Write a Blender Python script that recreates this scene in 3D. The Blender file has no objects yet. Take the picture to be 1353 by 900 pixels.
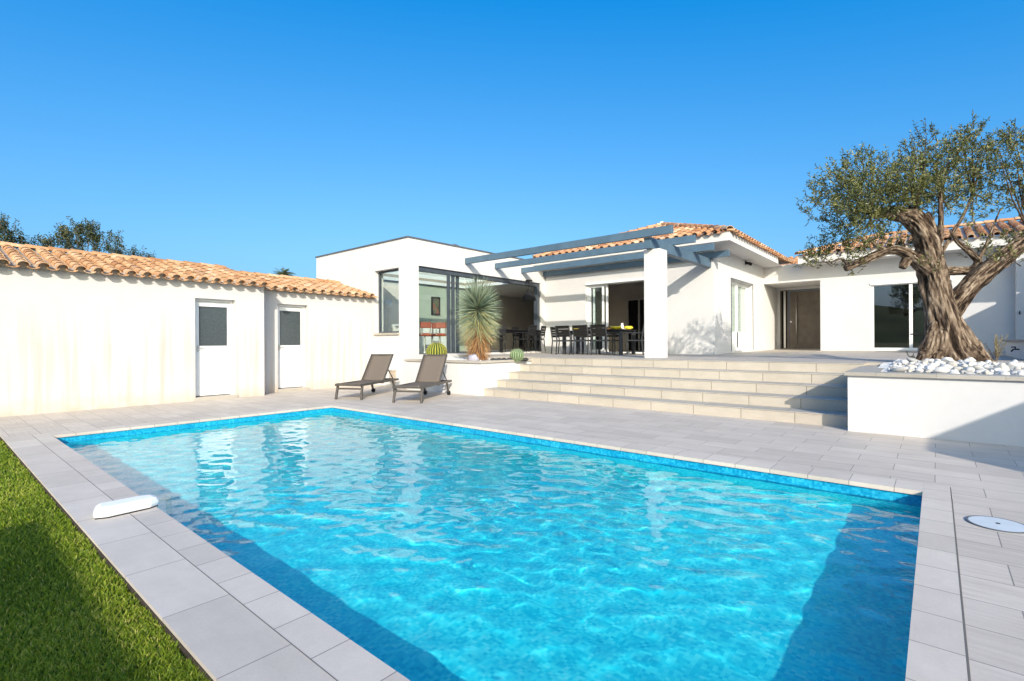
import bpy, bmesh, math, random
import numpy as np
from mathutils import Vector, Matrix
random.seed(7); RNG = np.random.default_rng(7)
scene = bpy.context.scene
COL = scene.collection
R = math.radians

# ------------------------------------------------------------------ camera model
F = 661.7; Y0 = 453.2; ROLL = R(-.2937); YAW = R(40.29); CAMH = 1.2; CX, CY = 676.5, 450.0
def ray(u, v):
    X, Y = u-CX, v-CY
    c, s = math.cos(ROLL), math.sin(ROLL)
    X, Y = c*X+s*Y, -s*X+c*Y
    l = X/F; dn = (Y-(Y0-CY))/F
    return (-math.sin(YAW)+l*math.cos(YAW), math.cos(YAW)+l*math.sin(YAW), -dn)
def at(u, v, d):
    r = ray(u, v); return Vector((r[0]*d, r[1]*d, CAMH+r[2]*d))
def at_y(u, v, y):
    r = ray(u, v); return at(u, v, y/r[1])
def at_x(u, v, x):
    r = ray(u, v); return at(u, v, x/r[0])
def at_z(u, v, z):
    r = ray(u, v); return at(u, v, (z-CAMH)/r[2])

cd = bpy.data.cameras.new('camera'); cam = bpy.data.objects.new('camera', cd); COL.objects.link(cam)
cam.location = (0, 0, CAMH)
cd.sensor_width = 36; cd.sensor_fit = 'HORIZONTAL'; cd.lens = F/1353*36; cd.shift_y = (Y0-CY)/1353
cd.clip_start = .05; cd.clip_end = 5000
cam.rotation_euler = (Matrix.Rotation(YAW, 4, 'Z') @ Matrix.Rotation(R(90), 4, 'X') @ Matrix.Rotation(ROLL, 4, 'Z')).to_euler()
scene.camera = cam

# ------------------------------------------------------------------ light and sky
TOSUN = Vector((1.06, -.95, .64)).normalized()
EL = math.asin(TOSUN.z); AZ = math.atan2(TOSUN.x, TOSUN.y)
w = bpy.data.worlds.new('World'); scene.world = w; w.use_nodes = True
nt = w.node_tree; bg = nt.nodes['Background']
sky = nt.nodes.new('ShaderNodeTexSky'); sky.sky_type = 'NISHITA'; sky.sun_disc = False
sky.sun_elevation = EL; sky.sun_rotation = AZ; sky.altitude = 0; sky.air_density = 1.0; sky.dust_density = 3.8; sky.ozone_density = 3.0
sep = nt.nodes.new('ShaderNodeSeparateColor'); cmb = nt.nodes.new('ShaderNodeCombineColor'); nt.links.new(sky.outputs[0], sep.inputs[0])
for k, (gain, off, lo) in enumerate(((.96, -.78, .05), (1.0, .0, .0), (.78, 2.0, .0))):   # a deeper, cleaner blue than the raw sky
    m1 = nt.nodes.new('ShaderNodeMath'); m1.operation = 'MULTIPLY_ADD'; m1.inputs[1].default_value = gain; m1.inputs[2].default_value = off
    m2 = nt.nodes.new('ShaderNodeMath'); m2.operation = 'MAXIMUM'; m2.inputs[1].default_value = lo
    nt.links.new(sep.outputs[k], m1.inputs[0]); nt.links.new(m1.outputs[0], m2.inputs[0]); nt.links.new(m2.outputs[0], cmb.inputs[k])
nt.links.new(cmb.outputs[0], bg.inputs['Color'])
bg.inputs['Strength'].default_value = .107
sl = bpy.data.lights.new('sun', 'SUN'); sl.energy = 2.9; sl.angle = R(.5); sl.color = (1.0, .91, .79)
so = bpy.data.objects.new('sun', sl); COL.objects.link(so)
so.rotation_euler = (-TOSUN).to_track_quat('-Z', 'Y').to_euler(); so.location = (20, -20, 25)
scene.view_settings.view_transform = 'Standard'; scene.view_settings.look = 'None'
scene.view_settings.exposure = .88; scene.view_settings.gamma = 1; scene.view_settings.use_curve_mapping = False
scene.render.engine = 'CYCLES'
cy = scene.cycles
cy.max_bounces = 10; cy.transparent_max_bounces = 16; cy.transmission_bounces = 8; cy.glossy_bounces = 4; cy.diffuse_bounces = 4
cy.sample_clamp_indirect = 6; cy.use_denoising = True

# ------------------------------------------------------------------ mesh helpers
OFF = {}
class MB:
    def __init__(s): s.v = []; s.f = []; s.t = []
    def _add(s, vs, fs, tint=None):
        b = len(s.v); s.v += [tuple(p) for p in vs]
        for f in fs: s.f.append(tuple(b+i for i in f)); s.t.append(tint if tint is not None else .5)
        return s
    def quad(s, a, b, c, d, tint=None): return s._add([a, b, c, d], [(0, 1, 2, 3)], tint)
    def tri(s, a, b, c, tint=None): return s._add([a, b, c], [(0, 1, 2)], tint)
    def box(s, x0, x1, y0, y1, z0, z1, M=None, tint=None):
        vs = [(x, y, z) for z in (z0, z1) for y in (y0, y1) for x in (x0, x1)]
        if M is not None: vs = [tuple(M @ Vector(p)) for p in vs]
        return s._add(vs, [(0, 2, 3, 1), (4, 5, 7, 6), (0, 1, 5, 4), (2, 6, 7, 3), (0, 4, 6, 2), (1, 3, 7, 5)], tint)
    def prism(s, poly, z0, z1, tint=None):
        n = len(poly); vs = [(x, y, z0) for x, y in poly]+[(x, y, z1) for x, y in poly]
        fs = [tuple(range(n-1, -1, -1)), tuple(range(n, 2*n))]+[(i, (i+1) % n, n+(i+1) % n, n+i) for i in range(n)]
        return s._add(vs, fs, tint)
    def bar(s, p, q, w, h=None, up=(0, 0, 1), tint=None):
        p, q = Vector(p), Vector(q); h = h or w; d = (q-p).normalized(); up = Vector(up)
        if abs(d.dot(up)) > .98: up = Vector((0, 1, 0))
        a = d.cross(up).normalized(); b = a.cross(d)
        vs = [o+a*sx*w/2+b*sz*h/2 for o in (p, q) for sx, sz in ((-1, -1), (1, -1), (1, 1), (-1, 1))]
        return s._add(vs, [(0, 1, 2, 3), (7, 6, 5, 4), (0, 4, 5, 1), (1, 5, 6, 2), (2, 6, 7, 3), (3, 7, 4, 0)], tint)
    def tube(s, pts, rad, n=10, cap=True, wob=0, tint=None):
        pts = [Vector(p) for p in pts]
        rad = rad if isinstance(rad, (list, tuple)) else [rad]*len(pts)
        rings = []; prev = None
        for i, p in enumerate(pts):
            d = (pts[min(i+1, len(pts)-1)]-pts[max(i-1, 0)]).normalized()
            if prev is None: a = d.orthogonal().normalized()
            else: a = (prev-d*prev.dot(d)).normalized()
            prev = a; b = d.cross(a)
            rings.append([p+(a*math.cos(k*2*math.pi/n)+b*math.sin(k*2*math.pi/n))*rad[i]*(1+(wob*(random.random()-.5) if wob else 0)) for k in range(n)])
        vs = [q for r in rings for q in r]; fs = []
        for i in range(len(pts)-1):
            for k in range(n):
                fs.append((i*n+k, i*n+(k+1) % n, (i+1)*n+(k+1) % n, (i+1)*n+k))
        if cap: fs += [tuple(range(n-1, -1, -1)), tuple((len(pts)-1)*n+k for k in range(n))]
        return s._add(vs, fs, tint)
    def lathe(s, prof, c=(0, 0, 0), n=24, fn=None, tint=None):
        cx, cy_, cz = c; vs = []; m = len(prof)
        for r, z in prof:
            for k in range(n):
                a = k*2*math.pi/n; rr = r*(fn(a, z) if fn else 1); vs.append((cx+rr*math.cos(a), cy_+rr*math.sin(a), cz+z))
        fs = [(i*n+k, i*n+(k+1) % n, (i+1)*n+(k+1) % n, (i+1)*n+k) for i in range(m-1) for k in range(n)]
        fs += [tuple(range(n-1, -1, -1)), tuple((m-1)*n+k for k in range(n))]
        return s._add(vs, fs, tint)
    def build(s, name, mat, parent=None, smooth=False, bevel=0, local=False, label=None, auto=None):
        me = bpy.data.meshes.new(name)
        off = (0, 0, 0)
        if parent is not None and not local: off = OFF.get(parent.name, (0, 0, 0))
        vs = s.v if off == (0, 0, 0) else [(x-off[0], y-off[1], z-off[2]) for x, y, z in s.v]
        me.from_pydata(vs, [], s.f); me.update()
        a = me.attributes.new('tint', 'FLOAT', 'FACE'); a.data.foreach_set('value', np.array(s.t, dtype=np.float32))
        bm = bmesh.new(); bm.from_mesh(me); bmesh.ops.recalc_face_normals(bm, faces=bm.faces); bm.to_mesh(me); bm.free()
        if smooth: me.polygons.foreach_set('use_smooth', [True]*len(me.polygons))
        if mat: me.materials.append(mat)
        o = bpy.data.objects.new(name, me); COL.objects.link(o)
        if parent is not None:
            o.parent = parent
            if not local: OFF[o.name] = off
        if bevel:
            b = o.modifiers.new('bevel', 'BEVEL'); b.width = bevel; b.segments = 2; b.limit_method = 'ANGLE'; b.angle_limit = R(50)
        if label: o['label'] = label
        return o
def tag(o, label=None, cat=None, group=None, kind=None):
    if label: o['label'] = label
    if cat: o['category'] = cat
    if group: o['group'] = group
    if kind: o['kind'] = kind
    return o
def thing(name, label, cat, loc=(0, 0, 0), rz=0, group=None):
    o = bpy.data.objects.new(name, None); COL.objects.link(o); o.empty_display_size = .2
    o.location = loc; o.rotation_euler = (0, 0, rz); OFF[o.name] = tuple(loc)
    return tag(o, label, cat, group)
def struct(name, mb, mat, **k):
    o = mb.build(name, mat, **k); o['kind'] = 'structure'; return o
def copy_tree(o, parent=None):
    c = o.copy(); COL.objects.link(c)
    if parent is not None: c.parent = parent
    for ch in list(o.children): copy_tree(ch, c)
    return c
def wall(mb, axis, c0, c1, a0, a1, z0, z1, holes=()):
    """wall slab between c0 and c1 on the axis it faces, from a0 to a1 along it, with rectangular openings (a0,a1,z0,z1)"""
    A = sorted({a0, a1, *[h[0] for h in holes], *[h[1] for h in holes]}); A = [a for a in A if a0 <= a <= a1]
    Zs = sorted({z0, z1, *[h[2] for h in holes], *[h[3] for h in holes]}); Zs = [z for z in Zs if z0 <= z <= z1]
    def solid(i, j):
        if i < 0 or j < 0 or i >= len(A)-1 or j >= len(Zs)-1: return False
        am, zm = (A[i]+A[i+1])/2, (Zs[j]+Zs[j+1])/2
        return not any(h[0] < am < h[1] and h[2] < zm < h[3] for h in holes)
    P = (lambda a, c, z: (a, c, z)) if axis == 'y' else (lambda a, c, z: (c, a, z))
    idx = {}
    vs = []
    def V(a, c, z):
        k = (a, c, z)
        if k not in idx: idx[k] = len(vs); vs.append(P(a, c, z))
        return idx[k]
    fs = []
    for i in range(len(A)-1):
        for j in range(len(Zs)-1):
            if not solid(i, j): continue
            x0, x1, y0, y1 = A[i], A[i+1], Zs[j], Zs[j+1]
            for c in (c0, c1): fs.append((V(x0, c, y0), V(x1, c, y0), V(x1, c, y1), V(x0, c, y1)))
            for (di, dj, p, q) in ((-1, 0, (x0, y0), (x0, y1)), (1, 0, (x1, y0), (x1, y1)), (0, -1, (x0, y0), (x1, y0)), (0, 1, (x0, y1), (x1, y1))):
                if not solid(i+di, j+dj): fs.append((V(p[0], c0, p[1]), V(q[0], c0, q[1]), V(q[0], c1, q[1]), V(p[0], c1, p[1])))
    return mb._add(vs, fs)
def frame(mb, axis, c0, c1, a0, a1, z0, z1, t=.06, bottom=True):
    """rectangular frame of bars filling the outline a0..a1, z0..z1"""
    b = (lambda p0, p1, q0, q1: mb.box(p0, p1, c0, c1, q0, q1)) if axis == 'y' else (lambda p0, p1, q0, q1: mb.box(c0, c1, p0, p1, q0, q1))
    b(a0, a0+t, z0, z1); b(a1-t, a1, z0, z1); b(a0+t, a1-t, z1-t, z1)
    if bottom: b(a0+t, a1-t, z0, z0+t)
    return mb
def pane(mb, axis, c, a0, a1, z0, z1, t=.012):
    return mb.box(a0, a1, c-t/2, c+t/2, z0, z1) if axis == 'y' else mb.box(c-t/2, c+t/2, a0, a1, z0, z1)

# ------------------------------------------------------------------ materials
MATS = {}
class NG:
    def __init__(s, name):
        s.m = bpy.data.materials.new(name); s.m.use_nodes = True; s.t = s.m.node_tree; s.p = s.t.nodes['Principled BSDF']; s.out = s.t.nodes['Material Output']
    def n(s, typ, **kw):
        o = s.t.nodes.new(typ)
        for k, v in kw.items():
            if hasattr(o, k): setattr(o, k, v)
            else: o.inputs[k].default_value = v
        return o
    def l(s, a, b): s.t.links.new(a, b)
    def coords(s, scale=(1, 1, 1), src='Object', rot=(0, 0, 0), loc=(0, 0, 0)):
        if src == 'World': c = s.n('ShaderNodeNewGeometry').outputs['Position']
        else: c = s.n('ShaderNodeTexCoord').outputs[src]
        m = s.n('ShaderNodeMapping'); m.inputs['Scale'].default_value = scale; m.inputs['Rotation'].default_value = rot; m.inputs['Location'].default_value = loc
        s.l(c, m.inputs[0]); return m.outputs[0]
    def noise(s, vec, scale, detail=4, rough=.55):
        o = s.n('ShaderNodeTexNoise'); o.inputs['Scale'].default_value = scale; o.inputs['Detail'].default_value = detail; o.inputs['Roughness'].default_value = rough
        if vec is not None: s.l(vec, o.inputs['Vector'])
        return o.outputs['Fac']
    def ramp(s, fac, stops):
        o = s.n('ShaderNodeValToRGB'); cr = o.color_ramp
        while len(cr.elements) < len(stops): cr.elements.new(.5)
        for e, (p, c) in zip(cr.elements, stops): e.position = p; e.color = (*c, 1) if len(c) == 3 else c
        s.l(fac, o.inputs[0]); return o.outputs[0]
    def mix(s, fac, a, b, mode='MIX'):
        o = s.n('ShaderNodeMix'); o.data_type = 'RGBA'; o.blend_type = mode
        for sock, val in ((o.inputs[0], fac), (o.inputs[6], a), (o.inputs[7], b)):
            if isinstance(val, (int, float)): sock.default_value = val
            elif isinstance(val, tuple): sock.default_value = (*val, 1)
            else: s.l(val, sock)
        return o.outputs[2]
    def math(s, op, a, b=None, c=None):
        o = s.n('ShaderNodeMath'); o.operation = op
        for i, val in enumerate((a, b, c)):
            if val is None: continue
            if isinstance(val, (int, float)): o.inputs[i].default_value = val
            else: s.l(val, o.inputs[i])
        return o.outputs[0]
    def bump(s, h, strength=.3, dist=.01):
        o = s.n('ShaderNodeBump'); o.inputs['Strength'].default_value = strength; o.inputs['Distance'].default_value = dist
        s.l(h, o.inputs['Height']); s.l(o.outputs[0], s.p.inputs['Normal']); return o.outputs[0]
    def base(s, col, rough=.6, spec=.5, metal=0):
        if isinstance(col, tuple): s.p.inputs['Base Color'].default_value = (*col, 1)
        else: s.l(col, s.p.inputs['Base Color'])
        s.p.inputs['Roughness'].default_value = rough; s.p.inputs['Specular IOR Level'].default_value = spec; s.p.inputs['Metallic'].default_value = metal
        return s.m
def plain(name, col, rough=.5, var=.12, scale=12, metal=0, spec=.5, bump=0):
    g = NG(name); f = g.noise(g.coords(), scale, 5)
    lo = tuple(c*(1-var) for c in col); hi = tuple(min(1, c*(1+var)) for c in col)
    c = g.ramp(f, [(.3, lo), (.7, hi)])
    g.base(c, rough, spec, metal)
    if bump: g.bump(g.noise(g.coords(), scale*8, 3), bump, .004)
    return g.m
def attr(g, name='tint'):
    a = g.n('ShaderNodeAttribute'); a.attribute_name = name; return a.outputs['Fac']

def m_stucco(name, col, stain=0.0):
    g = NG(name)
    f = g.noise(g.coords(), 1.1, 6, .6); f2 = g.noise(g.coords(), 9, 5, .6)
    c = g.ramp(f, [(.25, tuple(x*.93 for x in col)), (.75, col)])
    c = g.mix(.06, c, g.ramp(f2, [(.3, (.55, .52, .48)), (.7, (1, 1, 1))]), 'MULTIPLY')
    if stain:
        st = g.noise(g.coords(scale=(4.5, 4.5, .2)), 1.7, 3, .5)
        zz = g.n('ShaderNodeSeparateXYZ'); g.l(g.coords(), zz.inputs[0])
        m = g.math('MULTIPLY', g.ramp(st, [(.48, (0, 0, 0)), (.72, (1, 1, 1))]), stain)
        low = g.n('ShaderNodeMapRange'); g.l(zz.outputs['Z'], low.inputs[0]); low.inputs[1].default_value = 2.0; low.inputs[2].default_value = 1.2
        m = g.math('MULTIPLY', m, low.outputs[0])
        c = g.mix(m, c, (.50, .40, .33))
        base_dirt = g.n('ShaderNodeMapRange'); g.l(zz.outputs['Z'], base_dirt.inputs[0]); base_dirt.inputs[1].default_value = .32; base_dirt.inputs[2].default_value = 0.0
        d = g.math('MULTIPLY', base_dirt.outputs[0], g.ramp(g.noise(g.coords(), 4, 5), [(.3, (.15, .15, .15)), (.7, (.9, .9, .9))]))
        c = g.mix(d, c, (.50, .40, .30))
    g.base(c, .9, .25)
    g.bump(g.noise(g.coords(), 130, 4, .7), .22, .006)
    return g.m
M = {}
M['stucco'] = m_stucco('white_stucco', (.63, .622, .615))
M['stucco_old'] = m_stucco('stained_white_stucco', (.575, .56, .552), .8)
M['plaster'] = plain('interior_plaster', (.62, .60, .57), .9, .05, 2)
M['plaster_grey'] = plain('interior_grey_plaster', (.60, .55, .50), .9, .06, 2)
M['plaster_green'] = plain('interior_sage_plaster', (.44, .49, .40), .9, .06, 2)
M['white_pvc'] = plain('white_frame', (.82, .82, .81), .35, .03, 8)
M['grey_alu'] = plain('anthracite_aluminium', (.07, .085, .105), .4, .15, 6, .3)
M['blue_beam'] = plain('blue_grey_paint', (.080, .135, .190), .5, .12, 3, .1, bump=.1)
M['dark_trim'] = plain('dark_grey_trim', (.10, .11, .13), .5, .1, 5)
M['black'] = plain('black_metal', (.016, .016, .018), .7, .2, 8, spec=.15)
M['chair_metal'] = plain('charcoal_chair_metal', (.045, .048, .053), .6, .15, 9, spec=.25)
M['chair_slat'] = plain('dark_brown_slat', (.016, .015, .014), .75, .2, 20, spec=.15)
M['taupe_metal'] = plain('taupe_metal', (.075, .066, .058), .45, .12, 9, .2)
M['door_brown'] = plain('bronze_door', (.15, .118, .085), .45, .18, 4, .15)
M['steel'] = plain('brushed_steel', (.62, .60, .56), .3, .06, 20, .9)
M['orange'] = plain('orange_leather', (.30, .055, .02), .5, .2, 10)
M['lampshade'] = plain('white_shade', (.85, .84, .80), .8, .03, 5)
M['fabric_white'] = plain('white_cushion', (.75, .74, .71), .9, .06, 14)
M['yellow'] = plain('yellow_ceramic', (.75, .62, .04), .4, .15, 9)
M['wood'] = plain('warm_wood', (.36, .18, .08), .5, .25, 7)
M['mortar'] = plain('mortar', (.42, .35, .28), .95, .15, 8)
M['earth'] = plain('edge_earth', (.045, .03, .02), .95, .3, 30)
M['joint'] = plain('grey_joint', (.14, .13, .12), .95, .1, 30)
M['plaster_warm'] = plain('interior_warm_plaster', (.76, .71, .64), .9, .05, 2)
M['soil'] = plain('planter_soil', (.10, .075, .05), .95, .3, 20, bump=.5)
M['black_pot'] = plain('dark_pebble', (.03, .03, .03), .7, .3, 20)
M['lidgrey'] = plain('pale_grey_plastic', (.55, .60, .63), .45, .06, 9)
M['lidwhite'] = plain('white_plastic', (.80, .82, .83), .35, .03, 9)
M['purple_rock'] = plain('mauve_grey_rock', (.36, .34, .40), .9, .18, 14, bump=.5)
M['gravel'] = plain('white_gravel', (.72, .70, .66), .9, .15, 25, bump=.4)
M['stone_grey'] = plain('grey_boulder', (.40, .39, .37), .85, .25, 7, bump=.5)
M['stone_warm'] = plain('dusty_boulder', (.52, .485, .43), .85, .25, 7, bump=.5)
M['stone_white'] = plain('white_boulder', (.60, .585, .56), .8, .25, 7, bump=.5)
g = NG('sling_mesh_fabric'); bt = g.noise(g.coords(scale=(1, 1, 1)), 260, 2); g.base(g.ramp(bt, [(.3, (.095, .078, .064)), (.7, (.17, .142, .118))]), .75, .2); M['sling'] = g.m

def m_glass(name, tintc=(.90, .94, .93), ior=1.5, rough=0.0):
    g = NG(name); g.t.nodes.remove(g.p)
    lw = g.n('ShaderNodeLayerWeight'); lw.inputs['Blend'].default_value = .5; f0 = ((ior-1)/(ior+1))**2
    f = g.math('MULTIPLY_ADD', g.math('POWER', lw.outputs['Facing'], 5.0), 1-f0, f0)
    tr = g.n('ShaderNodeBsdfTransparent'); tr.inputs[0].default_value = (*tintc, 1)
    gl = g.n('ShaderNodeBsdfGlossy'); gl.inputs['Roughness'].default_value = rough
    mx = g.n('ShaderNodeMixShader')
    g.l(f, mx.inputs[0]); g.l(tr.outputs[0], mx.inputs[1]); g.l(gl.outputs[0], mx.inputs[2]); g.l(mx.outputs[0], g.out.inputs[0]); return g.m
M['glass'] = m_glass('window_glass')
M['glass_dark'] = m_glass('tinted_glass', (.42, .45, .46), 2.7)
g = NG('textured_door_glass'); f = g.noise(g.coords(), 26, 3, .6)
g.base(g.ramp(f, [(.25, (.045, .058, .066)), (.8, (.085, .10, .105))]), .12, .6); g.bump(g.noise(g.coords(), 60, 2), .07, .003); M['obscure'] = g.m

# stone tiles
def m_tiles(name, cols, bw, rh, offs=.5, mort=.003, joint=(.27, .245, .22), grain=(1, 14, 1), loc=(0, 0, 0), rot=(0, 0, 0), rough=.62, stripes=.6):
    g = NG(name)
    v = g.coords(loc=loc, rot=rot)
    b = g.n('ShaderNodeTexBrick'); g.l(v, b.inputs['Vector']); b.offset = offs
    for k, x in (('Scale', 1), ('Mortar Size', mort), ('Mortar Smooth', .1), ('Bias', 0), ('Brick Width', bw), ('Row Height', rh)): b.inputs[k].default_value = x
    b.inputs['Color1'].default_value = (*cols[0], 1); b.inputs['Color2'].default_value = (*cols[1], 1); b.inputs['Mortar'].default_value = (*joint, 1)
    st = g.noise(g.coords(scale=grain, rot=rot), 2.2, 6, .65)
    c = g.mix(stripes, b.outputs['Color'], g.ramp(st, [(.28, (.72, .70, .68)), (.72, (1.0, 1.0, 1.0))]), 'MULTIPLY')
    bl = g.noise(g.coords(), 2.6, 5, .6)
    c = g.mix(.5, c, g.ramp(bl, [(.3, (.80, .79, .78)), (.7, (1, 1, 1))]), 'MULTIPLY')
    fine = g.noise(g.coords(), 90, 3, .7)
    c = g.mix(.35, c, g.ramp(fine, [(.3, (.78, .78, .78)), (.7, (1, 1, 1))]), 'MULTIPLY')
    g.base(c, rough, .35)
    h = g.math('ADD', g.math('MULTIPLY', g.math('SUBTRACT', 1.0, b.outputs['Fac']), 1.0), g.math('MULTIPLY', st, .12))
    g.bump(h, .45, .006)
    return g.m
TC = ((.68, .605, .525), (.575, .51, .44))
M['deck'] = m_tiles('deck_tiles', TC, .6, .3, .5, loc=(.015, .15, 0), stripes=.75)
M['coping_x'] = m_tiles('coping_tiles_row', TC, .31, 4.0, 0, loc=(.27, 2, 0), grain=(4, 4, 1), stripes=.3)
M['coping_outer'] = m_tiles('lawn_edge_tiles', TC, .62, 4.0, 0, loc=(.11, 2, 0), grain=(3, 5, 1), stripes=.3)
M['coping_y'] = m_tiles('coping_tiles_side', TC, 4.0, .3, 0, loc=(2, .14, 0), grain=(5, 3, 1), stripes=.3)
M['terrace'] = m_tiles('terrace_tiles', ((.56, .50, .43), (.48, .43, .37)), .6, .6, .5, loc=(.1, .1, 0))
M['step'] = m_tiles('step_stone', ((.56, .505, .425), (.485, .435, .365)), .75, 6.0, 0, loc=(.2, 3, 0), grain=(2, 2, 6), stripes=.35, joint=(.22, .18, .14), mort=.005)
M['cap'] = m_tiles('coping_stone', ((.47, .435, .38), (.41, .38, .33)), .6, 5.0, 0, loc=(.3, 2.5, 0), grain=(3, 3, 3), stripes=.4)

# terracotta, colour per tile
def m_terracotta(name, stops):
    g = NG(name); c = g.ramp(attr(g), stops)
    f = g.noise(g.coords(), 14, 5, .65)
    c = g.mix(.6, c, g.ramp(f, [(.3, (.55, .52, .50)), (.68, (1, 1, 1))]), 'MULTIPLY')
    g.base(c, .85, .2); g.bump(g.noise(g.coords(), 60, 3), .25, .005); return g.m
M['tile'] = m_terracotta('terracotta_tiles', [(0, (.42, .21, .10)), (.35, (.58, .33, .17)), (.65, (.66, .41, .23)), (.9, (.72, .52, .34)), (1, (.46, .28, .17))])
M['tile_red'] = m_terracotta('aged_terracotta_tiles', [(0, (.34, .15, .075)), (.3, (.50, .25, .13)), (.6, (.62, .36, .20)), (.9, (.74, .55, .38)), (1, (.26, .17, .12))])

# pool mosaic: mixed blue glass tiles, underwater copy lightened in place of light
def m_mosaic(name, stops, size=.02):
    g = NG(name)
    v = g.coords(scale=(1/size,)*3, loc=(.013, .007, .0113))
    fl = g.n('ShaderNodeVectorMath'); fl.operation = 'FLOOR'; g.l(v, fl.inputs[0])
    wn = g.n('ShaderNodeTexWhiteNoise'); wn.noise_dimensions = '3D'; g.l(fl.outputs[0], wn.inputs[0])
    big = g.noise(g.coords(), 3.2, 6, .7)
    k = g.math('ADD', g.math('MULTIPLY_ADD', wn.outputs['Value'], .42, .2), g.math('MULTIPLY', g.math('SUBTRACT', big, .5), .8))
    g.base(g.ramp(k, stops), .25, .5)
    return g.m
M['mosaic'] = m_mosaic('blue_mosaic_lightened', [(0, (.0, .52, .66)), (.3, (.02, .70, .77)), (.55, (.07, .83, .84)), (.78, (.22, .90, .88)), (.95, (.70, .94, .94))])
M['mosaic_band'] = m_mosaic('blue_mosaic_band', [(0, (.0, .17, .36)), (.35, (.006, .29, .50)), (.6, (.02, .40, .60)), (.85, (.07, .53, .68)), (1, (.22, .64, .74))])

def m_leaf(name, stops, rough=.5, trans=.25):
    g = NG(name); c = g.ramp(attr(g), stops); g.base(c, rough, .35)
    if trans:
        tl = g.n('ShaderNodeBsdfTranslucent'); g.l(c, tl.inputs[0]); mx = g.n('ShaderNodeMixShader'); mx.inputs[0].default_value = trans
        g.l(g.p.outputs[0], mx.inputs[1]); g.l(tl.outputs[0], mx.inputs[2]); g.l(mx.outputs[0], g.out.inputs[0])
    return g.m
M['olive_leaf'] = m_leaf('olive_leaves', [(0, (.035, .045, .015)), (.4, (.10, .115, .035)), (.7, (.20, .20, .055)), (.88, (.31, .29, .10)), (1, (.34, .36, .26))])
M['tree_leaf'] = m_leaf('dark_tree_leaves', [(0, (.018, .03, .012)), (.6, (.05, .07, .022)), (1, (.12, .13, .045))])
M['palm_leaf'] = m_leaf('palm_fronds', [(0, (.04, .06, .015)), (1, (.14, .15, .03))])
M['yucca_leaf'] = m_leaf('yucca_blades', [(0, (.07, .11, .075)), (.35, (.17, .235, .165)), (.7, (.31, .37, .26)), (.9, (.42, .43, .24)), (1, (.55, .52, .22))], .45, .1)
M['yucca_dry'] = m_leaf('dry_yucca_blades', [(0, (.30, .13, .055)), (.4, (.46, .27, .12)), (.8, (.58, .43, .22)), (1, (.40, .40, .18))], .7, .2)
M['grass'] = m_leaf('turf_blades', [(0, (.09, .15, .01)), (.5, (.20, .29, .018)), (.85, (.33, .40, .03)), (1, (.48, .44, .12))], .55, .35)
M['shrub'] = m_leaf('dry_shrub_leaves', [(0, (.15, .13, .06)), (1, (.38, .33, .18))], .7, .2)
g = NG('olive_bark'); v = g.coords(scale=(1, 1, .25)); f = g.noise(v, 22, 8, .75)
k = g.math('ADD', g.math('MULTIPLY', attr(g), .85), g.math('MULTIPLY', g.math('SUBTRACT', f, .5), .9))
c = g.ramp(k, [(.15, (.018, .012, .009)), (.38, (.07, .048, .034)), (.56, (.155, .112, .080)), (.76, (.27, .21, .155)), (.98, (.42, .345, .275))])
g.base(c, .95, .15); g.bump(f, 1.0, .03); M['bark'] = g.m
M['bark2'] = plain('grey_bark', (.16, .12, .09), .95, .3, 8)
g = NG('cactus_skin'); g.base(g.ramp(attr(g), [(0, (.03, .055, .012)), (.5, (.12, .15, .025)), (1, (.50, .45, .09))]), .7, .2); M['cactus'] = g.m
g = NG('green_cactus_skin'); g.base(g.ramp(attr(g), [(0, (.06, .12, .06)), (.6, (.16, .24, .13)), (1, (.42, .44, .26))]), .7, .2); M['cactus_green'] = g.m
g = NG('turf_backing'); g.base(g.ramp(g.noise(g.coords(), 30, 4), [(.3, (.02, .04, .008)), (.7, (.05, .09, .012))]), .95, .1); M['turf'] = g.m
g = NG('dry_ground'); g.base(g.ramp(g.noise(g.coords(), .35, 6, .6), [(.3, (.075, .085, .03)), (.7, (.17, .15, .085))]), .95, .1); M['ground'] = g.m
g = NG('wooded_hill'); g.base(g.ramp(g.noise(g.coords(), .03, 8, .65), [(.3, (.035, .05, .025)), (.7, (.10, .11, .055))]), .95, .1); M['hill'] = g.m
MNEE = True
# ================================================================== SETTING
PX0, PX1, PY0, PY1 = -8.95, -.09, 1.12, 5.15          # pool
# ground to the horizon, with the pool cut out
mb = MB(); Zg = -.07
for x0, x1, y0, y1 in ((-1500, 1500, PY1+.1, 1500), (-1500, 1500, -1500, PY0-.1), (-1500, PX0-.1, PY0-.1, PY1+.1), (PX1+.1, 1500, PY0-.1, PY1+.1)):
    mb.quad((x0, y0, Zg), (x1, y0, Zg), (x1, y1, Zg), (x0, y1, Zg))
struct('ground', mb, M['ground'])
# distant hills
mb = MB(); hv = []; n = 160
for i in range(n+1):
    a = -2*math.pi*i/n
    h = 16+9*math.sin(a*3+.5)+6*math.sin(a*7+1)+3*math.sin(a*17)+random.random()*1.5
    if math.cos(a-(math.pi/2+YAW)) > .55: h *= .22
    for rr, hh in ((430, -2), (520, h*.75), (600, h*1.25), (720, h*.9)): hv.append((rr*math.cos(a), rr*math.sin(a), hh))
mb._add(hv, [(i*4+k, i*4+k+1, i*4+k+5, i*4+k+4) for i in range(n) for k in range(3)])
struct('hills', mb, M['hill'], smooth=True)

DT = .05   # deck slab thickness
mb = MB()
for x0, x1, y0, y1 in ((-14, 8, PY1+.3, 12.6), (-14, PX0-.3, .68, PY1+.3), (PX1+.175, 8, -4, PY1+.3)):
    mb.box(x0, x1, y0, y1, -DT, 0)
struct('pool_deck', mb, M['deck'])
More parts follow.
